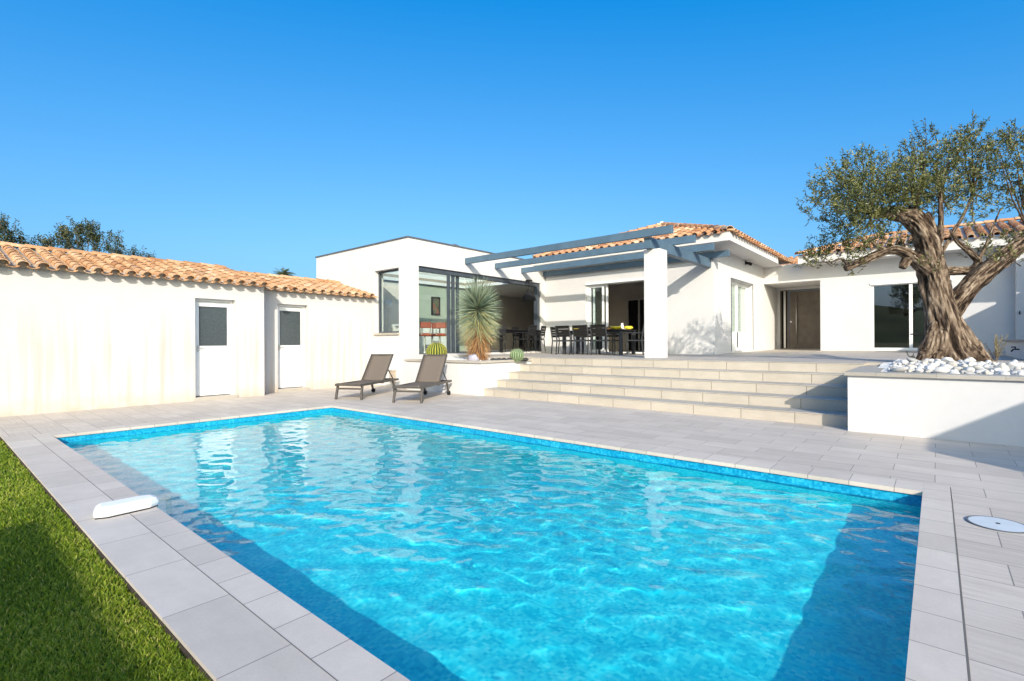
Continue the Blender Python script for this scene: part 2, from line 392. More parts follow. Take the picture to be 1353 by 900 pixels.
# coping round the pool
mb = MB(); mb.box(PX0-.3, PX1, .953, PY0, -.035, .002); mb.box(PX0, PX1, PY1, PY1+.3, -.035, .002)
cp = struct('pool_coping', mb, M['coping_x'])
mb = MB(); mb.box(PX0-.3, PX0-.002, PY0+.001, PY1+.3, -.035, .002); mb.box(PX1+.001, PX1+.17, -4, PY1+.3, -.035, .002)
struct('pool_coping', mb, M['coping_y'])
mb = MB(); mb.box(PX0-.3, PX1, .68, .9515, -.016, .002)
struct('lawn_border', mb, M['coping_outer'])
mb = MB(); mb.box(PX0-.3, PX1, .9505, .9538, -.03, .0034); struct('coping_joint', mb, M['joint'])
mb = MB(); mb.box(-40, -.26, .671, .95, -.065, -.0175); struct('earth_edge', mb, M['earth'])
# pool shell and water
mb = MB(); D0 = -1.32; e = .02
xa, xb, ya, yb = PX0-e, PX1+e, PY0-e, PY1+e
nx, ny = 1, 1
nf = 30; fv = []
for j in range(nf+1):          # floor falling from the near right corner to the far left one
    for i in range(nf+1):
        x = xa+(xb-xa)*i/nf; y = ya+(yb-ya)*j/nf; uu = max(0, min(1, (y-ya-.5)/3.4, (xb-x-.5)/5))
        fv.append((x, y, -.40-.88*uu*uu*(3-2*uu)))
mb._add(fv, [(j*(nf+1)+i, j*(nf+1)+i+1, (j+1)*(nf+1)+i+1, (j+1)*(nf+1)+i) for j in range(nf) for i in range(nf)])
for (p, q) in (((xa, ya), (xb, ya)), ((xb, ya), (xb, yb)), ((xb, yb), (xa, yb)), ((xa, yb), (xa, ya))):
    mb.quad((*p, D0), (*q, D0), (*q, -.18), (*p, -.18))
struct('pool_basin', mb, M['mosaic'])
mb = MB()
for (p, q) in (((xa, ya), (xb, ya)), ((xb, ya), (xb, yb)), ((xb, yb), (xa, yb)), ((xa, yb), (xa, ya))): mb.quad((*p, -.18), (*q, -.18), (*q, -.034), (*p, -.034))
struct('pool_tile_band', mb, M['mosaic_band'])
WL = -.115; WAMP = .00145
def water():
    # a lightly rippled sheet: sums of travelling sines
    nxw, nyw = 860, 400
    X = np.linspace(PX0-.015, PX1+.015, nxw); Y = np.linspace(PY0-.015, PY1+.015, nyw); XX, YY = np.meshgrid(X, Y)
    H = np.zeros_like(XX); rg = np.random.default_rng(3)
    for k in range(60):
        lam = rg.uniform(.07, .36); a = rg.uniform(0, 2*np.pi); kk = 2*np.pi/lam
        H += WAMP*lam**1.18*np.sin(kk*(XX*np.cos(a)+YY*np.sin(a))+rg.uniform(0, 6.28)+.8*np.sin(XX*1.1+YY*.7+k))
    P = np.stack([XX, YY, WL+H], 2).reshape(-1, 3)
    me = bpy.data.meshes.new('pool_water')
    idx = np.arange(nxw*nyw).reshape(nyw, nxw)
    q = np.stack([idx[:-1, :-1], idx[:-1, 1:], idx[1:, 1:], idx[1:, :-1]], 2).reshape(-1, 4)
    me.vertices.add(len(P)); me.vertices.foreach_set('co', P.astype(np.float32).reshape(-1))
    me.loops.add(q.size); me.loops.foreach_set('vertex_index', q.reshape(-1).astype(np.int32))
    me.polygons.add(len(q)); me.polygons.foreach_set('loop_start', (np.arange(len(q))*4).astype(np.int32))
    me.update(calc_edges=True); me.polygons.foreach_set('use_smooth', [True]*len(q))
    g = NG('pool_water')
    g.base((.93, .985, 1.0), .0, .5); g.p.inputs['Transmission Weight'].default_value = 1; g.p.inputs['IOR'].default_value = 1.333
    me.materials.append(g.m)
    o = bpy.data.objects.new('pool_water', me); COL.objects.link(o); o['kind'] = 'structure'
    return o
wo = water()
if MNEE:
    wo.cycles.is_caustics_caster = True
    bpy.data.objects['pool_basin'].cycles.is_caustics_receiver = True
    sl.cycles.is_caustics_light = True
    cy.caustics_refractive = True

# lawn
mb = MB(); mb.box(-40, -.26, -14, .668, -.06, -.032); struct('lawn_base', mb, M['turf'])
def grass():
    N = 420000
    # density falls with distance from the camera: more blades near, fewer and broader far away
    u = RNG.random(N)
    d = 1.3*(13.0/1.3)**u
    lat = RNG.uniform(-1.7, -.18, N)
    x = -d*math.sin(YAW)+lat*d*math.cos(YAW); y = d*math.cos(YAW)+lat*d*math.sin(YAW)
    ok = (y < .667+.006*np.sin(x*9)+.004*np.sin(x*31)) & (y > -6); x, y, d = x[ok], y[ok], d[ok]; n = len(x)
    h = RNG.uniform(.014, .028, n); wd = .0011+.0007*d; az = RNG.uniform(0, 2*np.pi, n); ln = RNG.uniform(.25, 1.1, n)*h; la = RNG.uniform(0, 2*np.pi, n)
    z0 = np.full(n, -.034)
    P = np.zeros((n, 5, 3), np.float32)
    cx, sx = np.cos(az)*wd, np.sin(az)*wd
    P[:, 0] = np.stack([x-cx, y-sx, z0], 1); P[:, 1] = np.stack([x+cx, y+sx, z0], 1)
    mx, my, mz = x+np.cos(la)*ln*.35, y+np.sin(la)*ln*.35, z0+h*.62
    P[:, 2] = np.stack([mx+cx*.8, my+sx*.8, mz], 1); P[:, 3] = np.stack([mx-cx*.8, my-sx*.8, mz], 1)
    P[:, 4] = np.stack([x+np.cos(la)*ln, y+np.sin(la)*ln, z0+h], 1)
    me = bpy.data.meshes.new('grass')
    me.vertices.add(n*5); me.vertices.foreach_set('co', P.reshape(-1))
    b = np.arange(n)[:, None]*5
    li = np.concatenate([b+np.array([0, 1, 2, 3]), b+np.array([3, 2, 4])], 1).reshape(-1)
    me.loops.add(n*7); me.loops.foreach_set('vertex_index', li.astype(np.int32))
    me.polygons.add(n*2); me.polygons.foreach_set('loop_start', (np.arange(n)[:, None]*7+np.array([0, 4])).reshape(-1).astype(np.int32))
    me.update(calc_edges=True); me.validate()
    cl = np.clip(.45+.22*np.sin(x*3.1+y*2)*np.sin(y*4.3-x)+RNG.normal(0, .28, n), 0, .95); cl[RNG.random(n) < .03] = 1
    a = me.attributes.new('tint', 'FLOAT', 'FACE'); a.data.foreach_set('value', np.repeat(cl, 2).astype(np.float32))
    me.materials.append(M['grass'])
    o = bpy.data.objects.new('grass', me); COL.objects.link(o); tag(o, 'short green artificial turf beside the pool border', 'grass', kind='stuff')
grass()

# ------------------------------------------------------------------ steps and terrace
TZ = .832; SX0, SX1 = -7.9, -.912
SY = [8.32, 8.76, 9.2, 9.63, 10.06]
st = thing('garden_steps', 'five wide beige stone steps climbing from the pool deck to the terrace', 'steps', (-4.4, 8.3, 0))
for k in range(5):
    y1 = SY[k+1]+.02 if k < 4 else 10.46
    mb = MB(); mb.box(SX0, SX1, SY[k]+.008, y1, k*.1664-(.02 if k else 0), (k+1)*.1664-.018)
    s_ = mb.build('step', M['step'], st)
    mb = MB(); mb.box(SX0, SX1, SY[k], y1-.001, (k+1)*.1664-.018, (k+1)*.1664)
    mb.build('tread', M['cap'], s_, bevel=.004)
mb = MB()
tz = lambda y: TZ if y <= 15 else TZ+(y-15)*(.058/7.5)
ys = [10.459, 15, 18, 22.6]
for a, b in zip(ys, ys[1:]):
    for x0, x1 in ((-10.98, -4.9), (-4.9, 6)):
        mb.quad((x0, a, tz(a)), (x1, a, tz(a)), (x1, b, tz(b)), (x0, b, tz(b)))
mb.quad((-10.98, 10.459, .5), (6, 10.459, .5), (6, 10.459, TZ), (-10.98, 10.459, TZ))
struct('terrace', mb, M['terrace'])

# ================================================================== OUTBUILDING (left)
ob = thing('outbuilding', 'long low white annex with an orange tiled roof and two half glazed doors', 'building', (-12.4, 4, 0))
D1 = (3.76, 4.56, .07, 2.19); D2 = (5.76, 6.54, .07, 2.21)
mb = MB(); wall(mb, 'x', -12.0, -12.28, -9, 5.19, -.04, 2.56, [D1]); mb.build('wall', M['stucco_old'], ob)
mb = MB(); wall(mb, 'x', -12.55, -12.85, 5.1, 8.6, -.04, 2.6, [D2]); mb.box(-12.55, -12.004, 5.0, 5.186, -.04, 2.55); mb.build('wall', M['stucco_old'], ob)
mb = MB(); wall(mb, 'x', -16.4, -16.7, -9, 8.6, -.04, 3.0); mb.box(-16.4, -12.28, -9, -8.7, -.04, 2.4); mb.build('wall', M['stucco_old'], ob)
for (a0, a1, z0, z1), xf, lab in ((D1, -12.15, None), (D2, -12.70, None)):
    mb = MB(); mb.box(xf-.05, xf, a0+.055, a1-.055, z0+.02, z0+1.03)
    mb.box(xf-.05, xf, a0+.055, a1-.055, z0+1.03, z0+1.10); mb.box(xf-.05, xf, a0+.055, a0+.12, z0+1.10, z1-.16); mb.box(xf-.05, xf, a1-.12, a1-.055, z0+1.10, z1-.16); mb.box(xf-.05, xf, a0+.055, a1-.055, z1-.16, z1-.06)
    dr = mb.build('door', M['white_pvc'], ob, bevel=.004)
    mb = MB(); frame(mb, 'x', xf-.06, xf+.012, a0+.002, a1-.002, z0, z1-.002, .052, False); mb.build('door_frame', M['white_pvc'], dr)
    mb = MB(); pane(mb, 'x', xf-.022, a0+.12, a1-.12, z0+1.10, z1-.16); mb.build('pane', M['obscure'], dr)
    mb = MB(); frame(mb, 'x', xf-.015, xf+.003, a0+.1195, a1-.1195, z0+1.0995, z1-.1595, .012); mb.build('gasket', M['dark_trim'], dr)
    mb = MB(); frame(mb, 'x', xf-.04, xf-.002, a0+.0525, a1-.0525, z0+.01, z1-.0525, .006); mb.box(xf-.03, xf+.0015, a0+.13, a1-.13, z0+1.0, z0+1.006); mb.build('door_gap', M['joint'], dr)
    for hz in (.25, 1.0, 1.85): mb = MB(); mb.tube([(xf+.012, a1-.05, z0+hz), (xf+.012, a1-.05, z0+hz+.09)], .011, 8); mb.build('hinge', M['white_pvc'], dr)
    mb = MB(); mb.bar((xf+.002, a0+.09, z0+1.06), (xf+.045, a0+.09, z0+1.06), .018); mb.bar((xf+.045, a0+.085, z0+1.06), (xf+.045, a0+.2, z0+1.06), .018, .014); mb.box(xf, xf+.008, a0+.075, a0+.11, z0+.97, z0+1.11)
    mb.build('handle', M['steel'], dr)
    mb = MB(); mb.box(xf-.06, xf+.19, a0-.03, a1+.03, z0-.075, z0-.002); mb.build('threshold', M['cap'], dr, bevel=.004)
mb = MB(); mb.box(-12.549, -12.51, 5.27, 5.34, .24, .33); mb.box(-12.51, -12.504, 5.285, 5.325, .26, .31)
tag(mb.build('power_socket', M['dark_trim'], bevel=.004), 'small grey outdoor power socket low on the wall beside the recessed door', 'socket')

def arc_tile(mb, O, A, S, N, a, s0, s1, r0, r1, lift0, lift1, tint, concave=False, seg=6, th=.012):
    vs = []
    for s, r, lf in ((s0, r0, lift0), (s1, r1, lift1)):
        for rr in ((r, r-th)):
            for k in range(seg+1):
                t = math.pi*k/seg
                h = rr*math.sin(t)*(.85 if not concave else -.55)
                p = O+A*(a+math.cos(t)*rr)+S*s+N*(lf+h); vs.append(p)
    m = seg+1; fs = []
    for k in range(seg):
        fs.append((k, k+1, 2*m+k+1, 2*m+k)); fs.append((m+k+1, m+k, 3*m+k, 3*m+k+1)); fs.append((k+1, k, m+k, m+k+1))
    mb._add(vs, fs, tint)
def tile_roof(mb, O, A, S, N, L, smax, pitch=.25, step=.33, a_from=0.0, plug=None):
    """canal tiles: rows of pans with covers over the joints, from the eave O along A and up the slope S"""
    O, A, S, N = map(Vector, (O, A, S, N)); a = a_from+pitch/2; i = 0
    while a < L:
        sm = smax(a); j = 0
        if plug and sm > .5:
            n_ = 8; q = [O+A*(a+math.cos(math.pi*k/n_)*.082)+N*(.030+.068*math.sin(math.pi*k/n_)) for k in range(n_+1)]
            q = [O+A*(a+.12)+N*-.03]+q+[O+A*(a-.12)+N*-.03]; f_ = [p+S*.09 for p in q]; b_ = [p+S*.2 for p in q]; m_ = len(q)
            plug._add(f_+b_, [tuple(range(m_)), tuple(range(2*m_-1, m_-1, -1))]+[(k, (k+1) % m_, m_+(k+1) % m_, m_+k) for k in range(m_)])
        while j*step < sm-.12:
            s0 = j*step-.04; s1 = min(j*step+step+.06, sm+.03)
            jit = random.uniform(-.006, .006)
            t = min(1, max(0, random.gauss(.5, .23)))
            arc_tile(mb, O, A, S, N, a+jit, s0, s1, .088, .074, .040, .024, t)
            t = min(1, max(0, random.gauss(.42, .2)))
            arc_tile(mb, O, A, S, N, a+pitch/2, s0, s1, .085, .085, .03, .016, t, True)
            j += 1
        a += pitch; i += 1
def cap_row(mb, p, q, N, r=.10, step=.36):
    p, q, N = Vector(p), Vector(q), Vector(N); d = (q-p); L = d.length; d.normalize(); A = d.cross(N).normalized(); N = A.cross(d).normalized()
    n = int(L/step)
    for j in range(n+1):
        s0 = j*step; s1 = min(s0+step+.05, L)
        if s1-s0 < .1: continue
        arc_tile(mb, p, A, d, N, 0, s0, s1, r, r*.86, .022, .006, min(1, max(0, random.gauss(.5, .25))), th=.014)
SL = .25
Nn = Vector((SL, 0, 1)).normalized(); Su = Vector((-1, 0, SL)).normalized()
mb = MB(); plg = MB()
tile_roof(mb, (-11.84, -4.0, 2.535), (0, 1, 0), Su, Nn, 9.2, lambda a: 2.75, plug=plg)
tile_roof(mb, (-12.36, 5.22, 2.535), (0, 1, 0), Su, Nn, 3.37, lambda a: 2.2, plug=plg)
cap_row(mb, (-14.45, -4.0, 3.21), (-14.45, 5.25, 3.21), (0, 0, 1)); cap_row(mb, (-14.4, 5.26, 3.10), (-14.4, 8.58, 3.10), (0, 0, 1))
rf = mb.build('roof', M['tile'], ob, smooth=False); tag(plg.build('shaded_eave_mortar', M['mortar'], rf), kind='stuff')  # plugs take the darker mortar tone as the shade under the tiles
mb = MB()
mb._add([(-11.99, -9, 2.53), (-11.99, 5.2, 2.53), (-14.5, 5.2, 3.16), (-14.5, -9, 3.16), (-11.99, -9, 2.57), (-11.99, 5.2, 2.57), (-14.5, 5.2, 3.2), (-14.5, -9, 3.2)], [(0, 1, 2, 3), (7, 6, 5, 4), (0, 4, 5, 1), (1, 5, 6, 2), (3, 7, 4, 0)])
mb._add([(-12.52, 5.2, 2.505), (-12.52, 8.59, 2.505), (-14.5, 8.59, 3.0), (-14.5, 5.2, 3.0), (-12.52, 5.2, 2.56), (-12.52, 8.59, 2.56), (-14.5, 8.59, 3.055), (-14.5, 5.2, 3.055)], [(0, 1, 2, 3), (7, 6, 5, 4), (0, 4, 5, 1), (1, 5, 6, 2), (3, 7, 4, 0)])
mb._add([(-14.5, -9, 3.16), (-14.5, 8.59, 3.1), (-17, 8.59, 2.5), (-17, -9, 2.5)], [(0, 1, 2, 3)])
mb.build('roof_bed', M['mortar'], rf)

# ================================================================== MAIN HOUSE
hs_ = thing('villa', 'white rendered single storey villa with a flat roofed corner block and low tiled roofs', 'house', (-7, 14.9, 0))
W = M['stucco']
BX0, BX1, BY0, BY1 = -15.9, -11.0, 8.6, 21.0
FL = .9
W1 = (-12.56, -11.41, 1.50, 3.32); CG = (8.97, 14.62, FL-.02, 3.37)
# flat block
mb = MB(); wall(mb, 'y', BY0, BY0+.3, BX0, BX1, -.04, 4.10, [W1]); mb.build('wall', W, hs_)
mb = MB(); wall(mb, 'x', BX1-.001, BX1-.3, BY0+.301, BY1, -.04, 4.10, [CG]); mb.build('wall', W, hs_)
mb = MB(); wall(mb, 'x', BX0+.001, BX0+.3, BY0+.301, BY1, -.04, 4.10); wall(mb, 'y', BY1-.3, BY1-.001, BX0+.301, -11.301, -.04, 4.10); mb.build('wall', W, hs_)
KX0, KX1, KY0, KY1 = -14.5, -11.7, 9.2, 14.2     # unseen roof opening, added to let daylight into the kitchen
mb = MB()
for x0, x1, y0, y1 in ((BX0+.3, KX0, BY0+.3, BY1-.3), (KX1, BX1-.3, BY0+.3, BY1-.3), (KX0, KX1, BY0+.3, KY0), (KX0, KX1, KY1, BY1-.3)): mb.box(x0, x1, y0, y1, 3.52, 3.62)
mb.build('flat_roof', M['mortar'], hs_)
mb = MB(); mb.box(KX0-.05, KX0-.001, KY0, KY1, 3.41, 3.75); mb.box(KX1+.001, KX1+.05, KY0, KY1, 3.41, 3.75); mb.box(KX0-.05, KX1+.05, KY0-.05, KY0-.001, 3.41, 3.75); mb.box(KX0-.05, KX1+.05, KY1+.001, KY1+.05, 3.41, 3.75)
rl = mb.build('added_rooflight', M['white_pvc'], hs_)
mb = MB(); mb.box(KX0-.05, KX1+.05, KY0-.05, KY1+.05, 3.751, 3.765); mb.build('pane', M['glass'], rl)
mb = MB()
mb.box(BX0-.03, BX1+.03, BY0-.03, BY0+.33, 4.10, 4.135); mb.box(BX1-.33, BX1+.03, BY0+.33, BY1+.03, 4.10, 4.135); mb.box(BX0-.03, BX0+.33, BY0+.33, BY1+.03, 4.10, 4.135)
mb.build('parapet_trim', M['dark_trim'], hs_)
mb = MB(); mb.lathe([(.09, 0), (.09, .10), (.13, .11), (.13, .15), (.05, .19)], (-11.6, 10.9, 4.136), 12); mb.build('roof_vent', M['dark_trim'], hs_)
# interior of the flat block
mb = MB(); mb.box(BX0+.3, BX1-.02, BY0+.31, BY1-.31, FL-.12, FL); mb.build('floor', plain('interior_floor', (.42, .40, .37), .4, .06, 2), hs_)
mb = MB()
for x0, x1, y0, y1 in ((BX0+.301, KX0-.051, BY0+.301, BY1-.301), (KX1+.051, BX1-.301, BY0+.301, BY1-.301), (KX0-.051, KX1+.051, BY0+.301, KY0-.051), (KX0-.051, KX1+.051, KY1+.051, BY1-.301)): mb.box(x0, x1, y0, y1, 3.40, 3.50)
mb.build('ceiling', M['plaster'], hs_)
mb = MB(); mb.box(-14.75, -14.62, 11.3, 14.7, FL, 3.39); mb.build('interior_wall', M['plaster_green'], hs_)
mb = MB(); mb.box(-14.75, -14.622, BY0+.32, 11.299, FL, 3.39); mb.build('interior_wall', M['plaster_warm'], hs_)
mb = MB(); mb.box(BX0+.302, BX0+.32, 14.7, BY1-.31, FL, 3.39); mb.box(BX0+.32, BX1-.31, BY1-.33, BY1-.31, FL, 3.39); mb.box(-14.6, -14.25, 14.71, 14.9, 3.1, 3.39); mb.build('interior_wall', M['plaster_grey'], hs_)
# left window of the block
a0, a1, z0, z1 = W1
mb = MB(); frame(mb, 'y', BY0+.13, BY0+.20, a0+.002, a1-.002, z0+.002, z1-.002, .05)
wd = mb.build('window', M['grey_alu'], hs_)
mb = MB(); pane(mb, 'y', BY0+.165, a0+.052, a1-.052, z0+.052, z1-.052); mb.build('pane', M['glass'], wd)
mb = MB(); mb.box(a0-.12, a1+.03, BY0-.06, BY0+.13, z0-.055, z0+.0015); mb.build('sill', M['cap'], wd, bevel=.005)
# corner glazing: fixed pane, a stack of sliding leaves, open to the right
a0, a1, z0, z1 = CG
mb = MB(); mb.box(BX1-.22, BX1-.06, a0+.002, a1-.002, z1-.13, z1-.002); mb.box(BX1-.22, BX1-.06, a1-.14, a1-.002, z0+.05, z1-.131); mb.box(BX1-.22, BX1-.06, a0+.002, a1-.002, z0, z0+.045); mb.box(BX1-.22, BX1-.06, a0+.002, a0+.05, z0+.05, z1-.131)
gd = mb.build('glass_door', M['grey_alu'], hs_)
mb = MB(); pane(mb, 'x', BX1-.12, a0+.05, 10.22, z0+.045, z1-.13); mb.build('pane', M['glass'], gd)
for k, yy in enumerate((10.1, 10.33, 10.56)):
    mb = MB(); mb.box(BX1-.10-.05*k, BX1-.06-.05*k, yy, yy+.11, z0+.046, z1-.132); mb.build('mullion', M['grey_alu'], gd)
mb = MB(); pane(mb, 'x', BX1-.16, 10.3, 11.35, z0+.045, z1-.13); mb.build('pane', M['glass'], gd)
mb = MB(); mb.box(BX1-.18, BX1-.14, 11.35, 11.43, z0+.046, z1-.132); mb.build('mullion', M['grey_alu'], gd)
# front wall of the tiled wing
FY, FX = 14.9, -4.93
SD = (-9.28, -6.55, TZ+.02, 3.24)
mb = MB(); wall(mb, 'y', FY, FY+.3, BX1+.001, FX, .4, 4.0, [SD]); mb.build('wall', W, hs_)
SW = (16.5, 18.9, TZ+.08, 3.19)
mb = MB(); wall(mb, 'x', FX-.001, FX-.3, FY+.301, 22.8, .4, 4.0, [SW]); mb.build('wall', W, hs_)
mb = MB(); mb.box(BX1+.01, FX-.31, FY+.31, 21, TZ-.2, TZ+.03); mb.build('floor', plain('room_floor', (.36, .33, .30), .4, .06, 2), hs_)
mb = MB(); wall(mb, 'y', 19.2, 19.3, BX1+.01, FX-.31, TZ+.03, 3.6); mb.box(BX1+.011, BX1+.03, FY+.31, 19.2, TZ+.03, 3.6); mb.build('interior_wall', M['plaster_grey'], hs_)
mb = MB(); mb.box(BX1+.01, FX-.31, FY+.31, 21, 3.6, 3.7); mb.build('ceiling', M['plaster'], hs_)
# dark glazed inner door seen through the open sliding door
p = at_y(829, 420, 19.2); q = at_y(857, 420, 19.2)
mb = MB(); frame(mb, 'y', 19.12, 19.195, p.x, q.x+.9, TZ+.03, 3.02, .07, False); 
for f_ in (.3, .62): mb.box(p.x+(q.x+.9-p.x)*f_-.03, p.x+(q.x+.9-p.x)*f_+.03, 19.12, 19.195, TZ+.03, 2.95)
idr = mb.build('inner_door', M['plaster'], hs_)
mb = MB(); mb.box(p.x+.07, q.x+.83, 19.18, 19.19, TZ+.03, 2.95); mb.build('pane', M['black'], idr)
# sliding door, open: white frame and the leaves pushed to the left
a0, a1, z0, z1 = SD
mb = MB(); frame(mb, 'y', FY+.08, FY+.22, a0+.002, a1-.002, z0, z1-.002, .075, False); mb.box(a0+.08, a1-.08, FY+.08, FY+.22, z0, z0+.03); mb.box(a0-.01, a1, FY-.025, FY+.08, z1-.055, z1+.02)
sd = mb.build('sliding_door', M['white_pvc'], hs_, bevel=.004)
for k in range(2):
    mb = MB(); frame(mb, 'y', FY+.10+.055*k, FY+.145+.055*k, a0+.08+.12*k, a0+.66+.12*k, z0+.032, z1-.08, .07)
    mb.build('door_leaf', M['white_pvc'], sd, bevel=.003)
    mb = MB(); pane(mb, 'y', FY+.122+.055*k, a0+.15+.12*k, a0+.59+.12*k, z0+.1, z1-.15); mb.build('pane', M['glass'], sd)
# window door in the side wall
a0, a1, z0, z1 = SW
mb = MB(); frame(mb, 'x', FX-.24, FX-.16, a0+.002, a1-.002, z0, z1-.002, .10); mb.box(FX-.235, FX-.165, (a0+a1)/2-.06, (a0+a1)/2+.06, z0+.1, z1-.1)
mb.box(FX-.235, FX-.165, a0+.1, a1-.1, z0+.1, z0+.62)
sw = mb.build('french_window', M['white_pvc'], hs_, bevel=.004)
mb = MB(); pane(mb, 'x', FX-.2, a0+.1, a1-.1, z0+.62, z1-.1); mb.build('pane', M['glass'], sw)
mb = MB(); mb.box(FX-.26, FX-.25, a0+.1, a1-.1, z0+.1, z1-.1); mb.build('net_curtain', M['fabric_white'], sw)
mb = MB(); mb.box(FX-.01, FX+.018, a0-.03, a1+.03, z1+.002, z1+.03); mb.box(FX-.01, FX+.018, a0-.03, a0-.002, z0, z1); mb.box(FX-.01, FX+.018, a1+.002, a1+.03, z0, z1)
mb.build('shutter_guide', M['dark_trim'], sw)
# entry wall with porch recess, and the right hand window
EY = 20.4; RX = -3.1; PT = 3.35
RW = (-1.66, .36, tz(EY)+.03, 3.10)
mb = MB(); wall(mb, 'y', EY, EY+.3, FX+.001, 3.2, .5, 4.0, [(FX-1, RX, 0, PT), RW]); mb.build('wall', W, hs_)
mb = MB(); wall(mb, 'x', RX+.001, RX+.25, EY+.301, 22.6, .5, 4.0); mb.build('wall', W, hs_)
mb = MB(); mb.box(FX, RX, EY+.301, 22.62, PT, PT+.2); mb.build('porch_ceiling', W, hs_)
DY = 22.5; pl = at_y(1030.5, 383.5, DY); pr = at_y(1083, 381.3, DY); DZ = tz(DY); dtop = (pl.z+pr.z)/2
mb = MB(); wall(mb, 'y', DY, DY+.2, FX+.001, RX, .5, PT, [(pl.x, RX-.02, DZ+.01, dtop)]); mb.build('wall', W, hs_)
dw = RX-.022-pl.x
mb = MB(); mb.box(pl.x+dw*.19, RX-.06, DY+.05, DY+.11, DZ+.04, dtop-.05)
fd = mb.build('front_door', M['door_brown'], hs_, bevel=.004)
mb = MB(); frame(mb, 'y', DY+.03, DY+.13, pl.x+.002, RX-.022, DZ+.012, dtop-.002, .038); mb.box(pl.x+dw*.145, pl.x+dw*.18, DY+.03, DY+.13, DZ+.05, dtop-.04); mb.build('door_frame', M['door_brown'], fd)
mb = MB(); pane(mb, 'y', DY+.08, pl.x+.04, pl.x+dw*.145, DZ+.05, dtop-.04); mb.build('side_light', M['black'], fd)
mb = MB(); mb.box(pl.x+dw*.075, pl.x+dw*.115, DY+.02, DY+.055, DZ+.05, dtop-.04); mb.build('glazing_bar', M['steel'], fd)
hx = pl.x+dw*.345
mb = MB(); mb.tube([(hx, DY-.035, DZ+.2), (hx, DY-.035, dtop-.22)], .022, 10)
for hz in (DZ+.4, dtop-.42): mb.tube([(hx, DY-.035, hz), (hx, DY+.052, hz)], .012, 8)
mb.build('handle', M['steel'], fd, smooth=True)
mb = MB(); mb.tube([(pl.x+dw*.225, DY+.02, DZ+1.1), (pl.x+dw*.225, DY+.052, DZ+1.1)], .035, 14); mb.build('lock', M['steel'], fd)
mb = MB(); mb.box(RX-.012, RX+.0005, EY-.004, EY+.02, tz(EY), PT-.01); mb.build('corner_bead', M['steel'], hs_)
a0, a1, z0, z1 = RW
mb = MB(); frame(mb, 'y', EY+.05, EY+.16, a0+.002, a1-.002, z0, z1-.002, .075); xm = at_y(1203.5, 420, EY).x; mb.box(xm-.045, xm+.045, EY+.045, EY+.15, z0+.075, z1-.075)
mb.box(a0-.02, a1+.02, EY-.03, EY+.06, z1-.05, z1+.03)
rw = mb.build('sliding_window', M['white_pvc'], hs_, bevel=.004)
mb = MB(); pane(mb, 'y', EY+.11, a0+.075, xm-.045, z0+.075, z1-.075); mb.build('pane', M['glass_dark'], rw)
mb = MB(); pane(mb, 'y', EY+.09, xm+.045, a1-.075, z0+.075, z1-.075); mb.build('pane', M['glass_dark'], rw)
mb = MB(); mb.box(a0-.5, a1+.9, EY+.31, 24, tz(EY)-.1, tz(EY)+.02); mb.box(a0-.5, a0-.4, EY+.31, 24, .9, 3.6); mb.box(a1+.8, a1+.9, EY+.31, 24, .9, 3.6); mb.box(a0-.5, a1+.9, 24, 24.1, .9, 3.6); mb.box(a0-.5, a1+.9, EY+.31, 24.1, 3.6, 3.7); mb.build('bedroom', M['plaster_grey'], hs_)
mb = MB(); mb.box(xm+.1, a1-.05, EY+.2, EY+.23, z0+.1, z1-.1); mb.build('curtain', M['plaster_green'], hs_)
# main hipped roof: soffit, fascia, tiles
EX, EYY, ZS = -4.27, 14.17, 3.96; ZF = 4.19
BYe = 21.6; XL = -10.97
mb = MB()
mb.quad((XL, EYY, ZS), (EX, EYY, ZS), (EX, BYe, ZS), (XL, BYe, ZS))
mb.box(XL, EX, EYY, EYY+.04, ZS+.001, ZF); mb.box(EX-.04, EX, EYY+.0405, 19.66, ZS+.001, ZF)
mb.build('fascia', W, hs_)
apex = Vector((-7.62, 17.5, 5.42)); apexb = Vector((-7.62, 18.4, 5.42))
mb = MB()
cL, cR, cRb, cLb = Vector((XL, EYY-.02, ZF+.005)), Vector((EX+.02, EYY-.02, ZF+.005)), Vector((EX+.02, BYe, ZF+.005)), Vector((XL, BYe, ZF+.005))
mb._add([cL, cR, cRb, cLb, apex, apexb], [(0, 1, 4), (1, 2, 5, 4), (2, 3, 5), (3, 0, 4, 5)])
rb = mb.build('roof', M['mortar'], hs_)
def hip_face(mb, c0, c1, ap, apx2=None):
    A = (c1-c0); L = A.length; A.normalize(); mid = (ap-c0); t0 = mid.dot(A); foot = c0+A*t0; S = (ap-foot); H = S.length; S.normalize(); N = A.cross(S).normalized()
    if N.z < 0: N = -N
    t1 = (apx2-c0).dot(A) if apx2 else t0
    lo, hi = min(t0, t1), max(t0, t1)
    tile_roof(mb, c0+S*-.06, A, S, N, L, lambda a: H*(a/lo if a < lo else (1 if a <= hi else (L-a)/(L-hi))), pitch=.27)
mb = MB(); hip_face(mb, cL, cR, apex); hip_face(mb, cR, cRb, apex, apexb)
for p, q in ((cR, apex), (cL, apex), (apex, apexb)): cap_row(mb, p+Vector((0, 0, .03)), q+Vector((0, 0, .05)), (0, 0, 1), .115)
mb.build('tiles', M['tile_red'], rb)
mb = MB(); mb.lathe([(.10, 0), (.11, .05), (.08, .10), (.03, .13)], apex+Vector((-.02, 0, .06)), 12); mb.build('ridge_finial', M['stone_white'], rb)
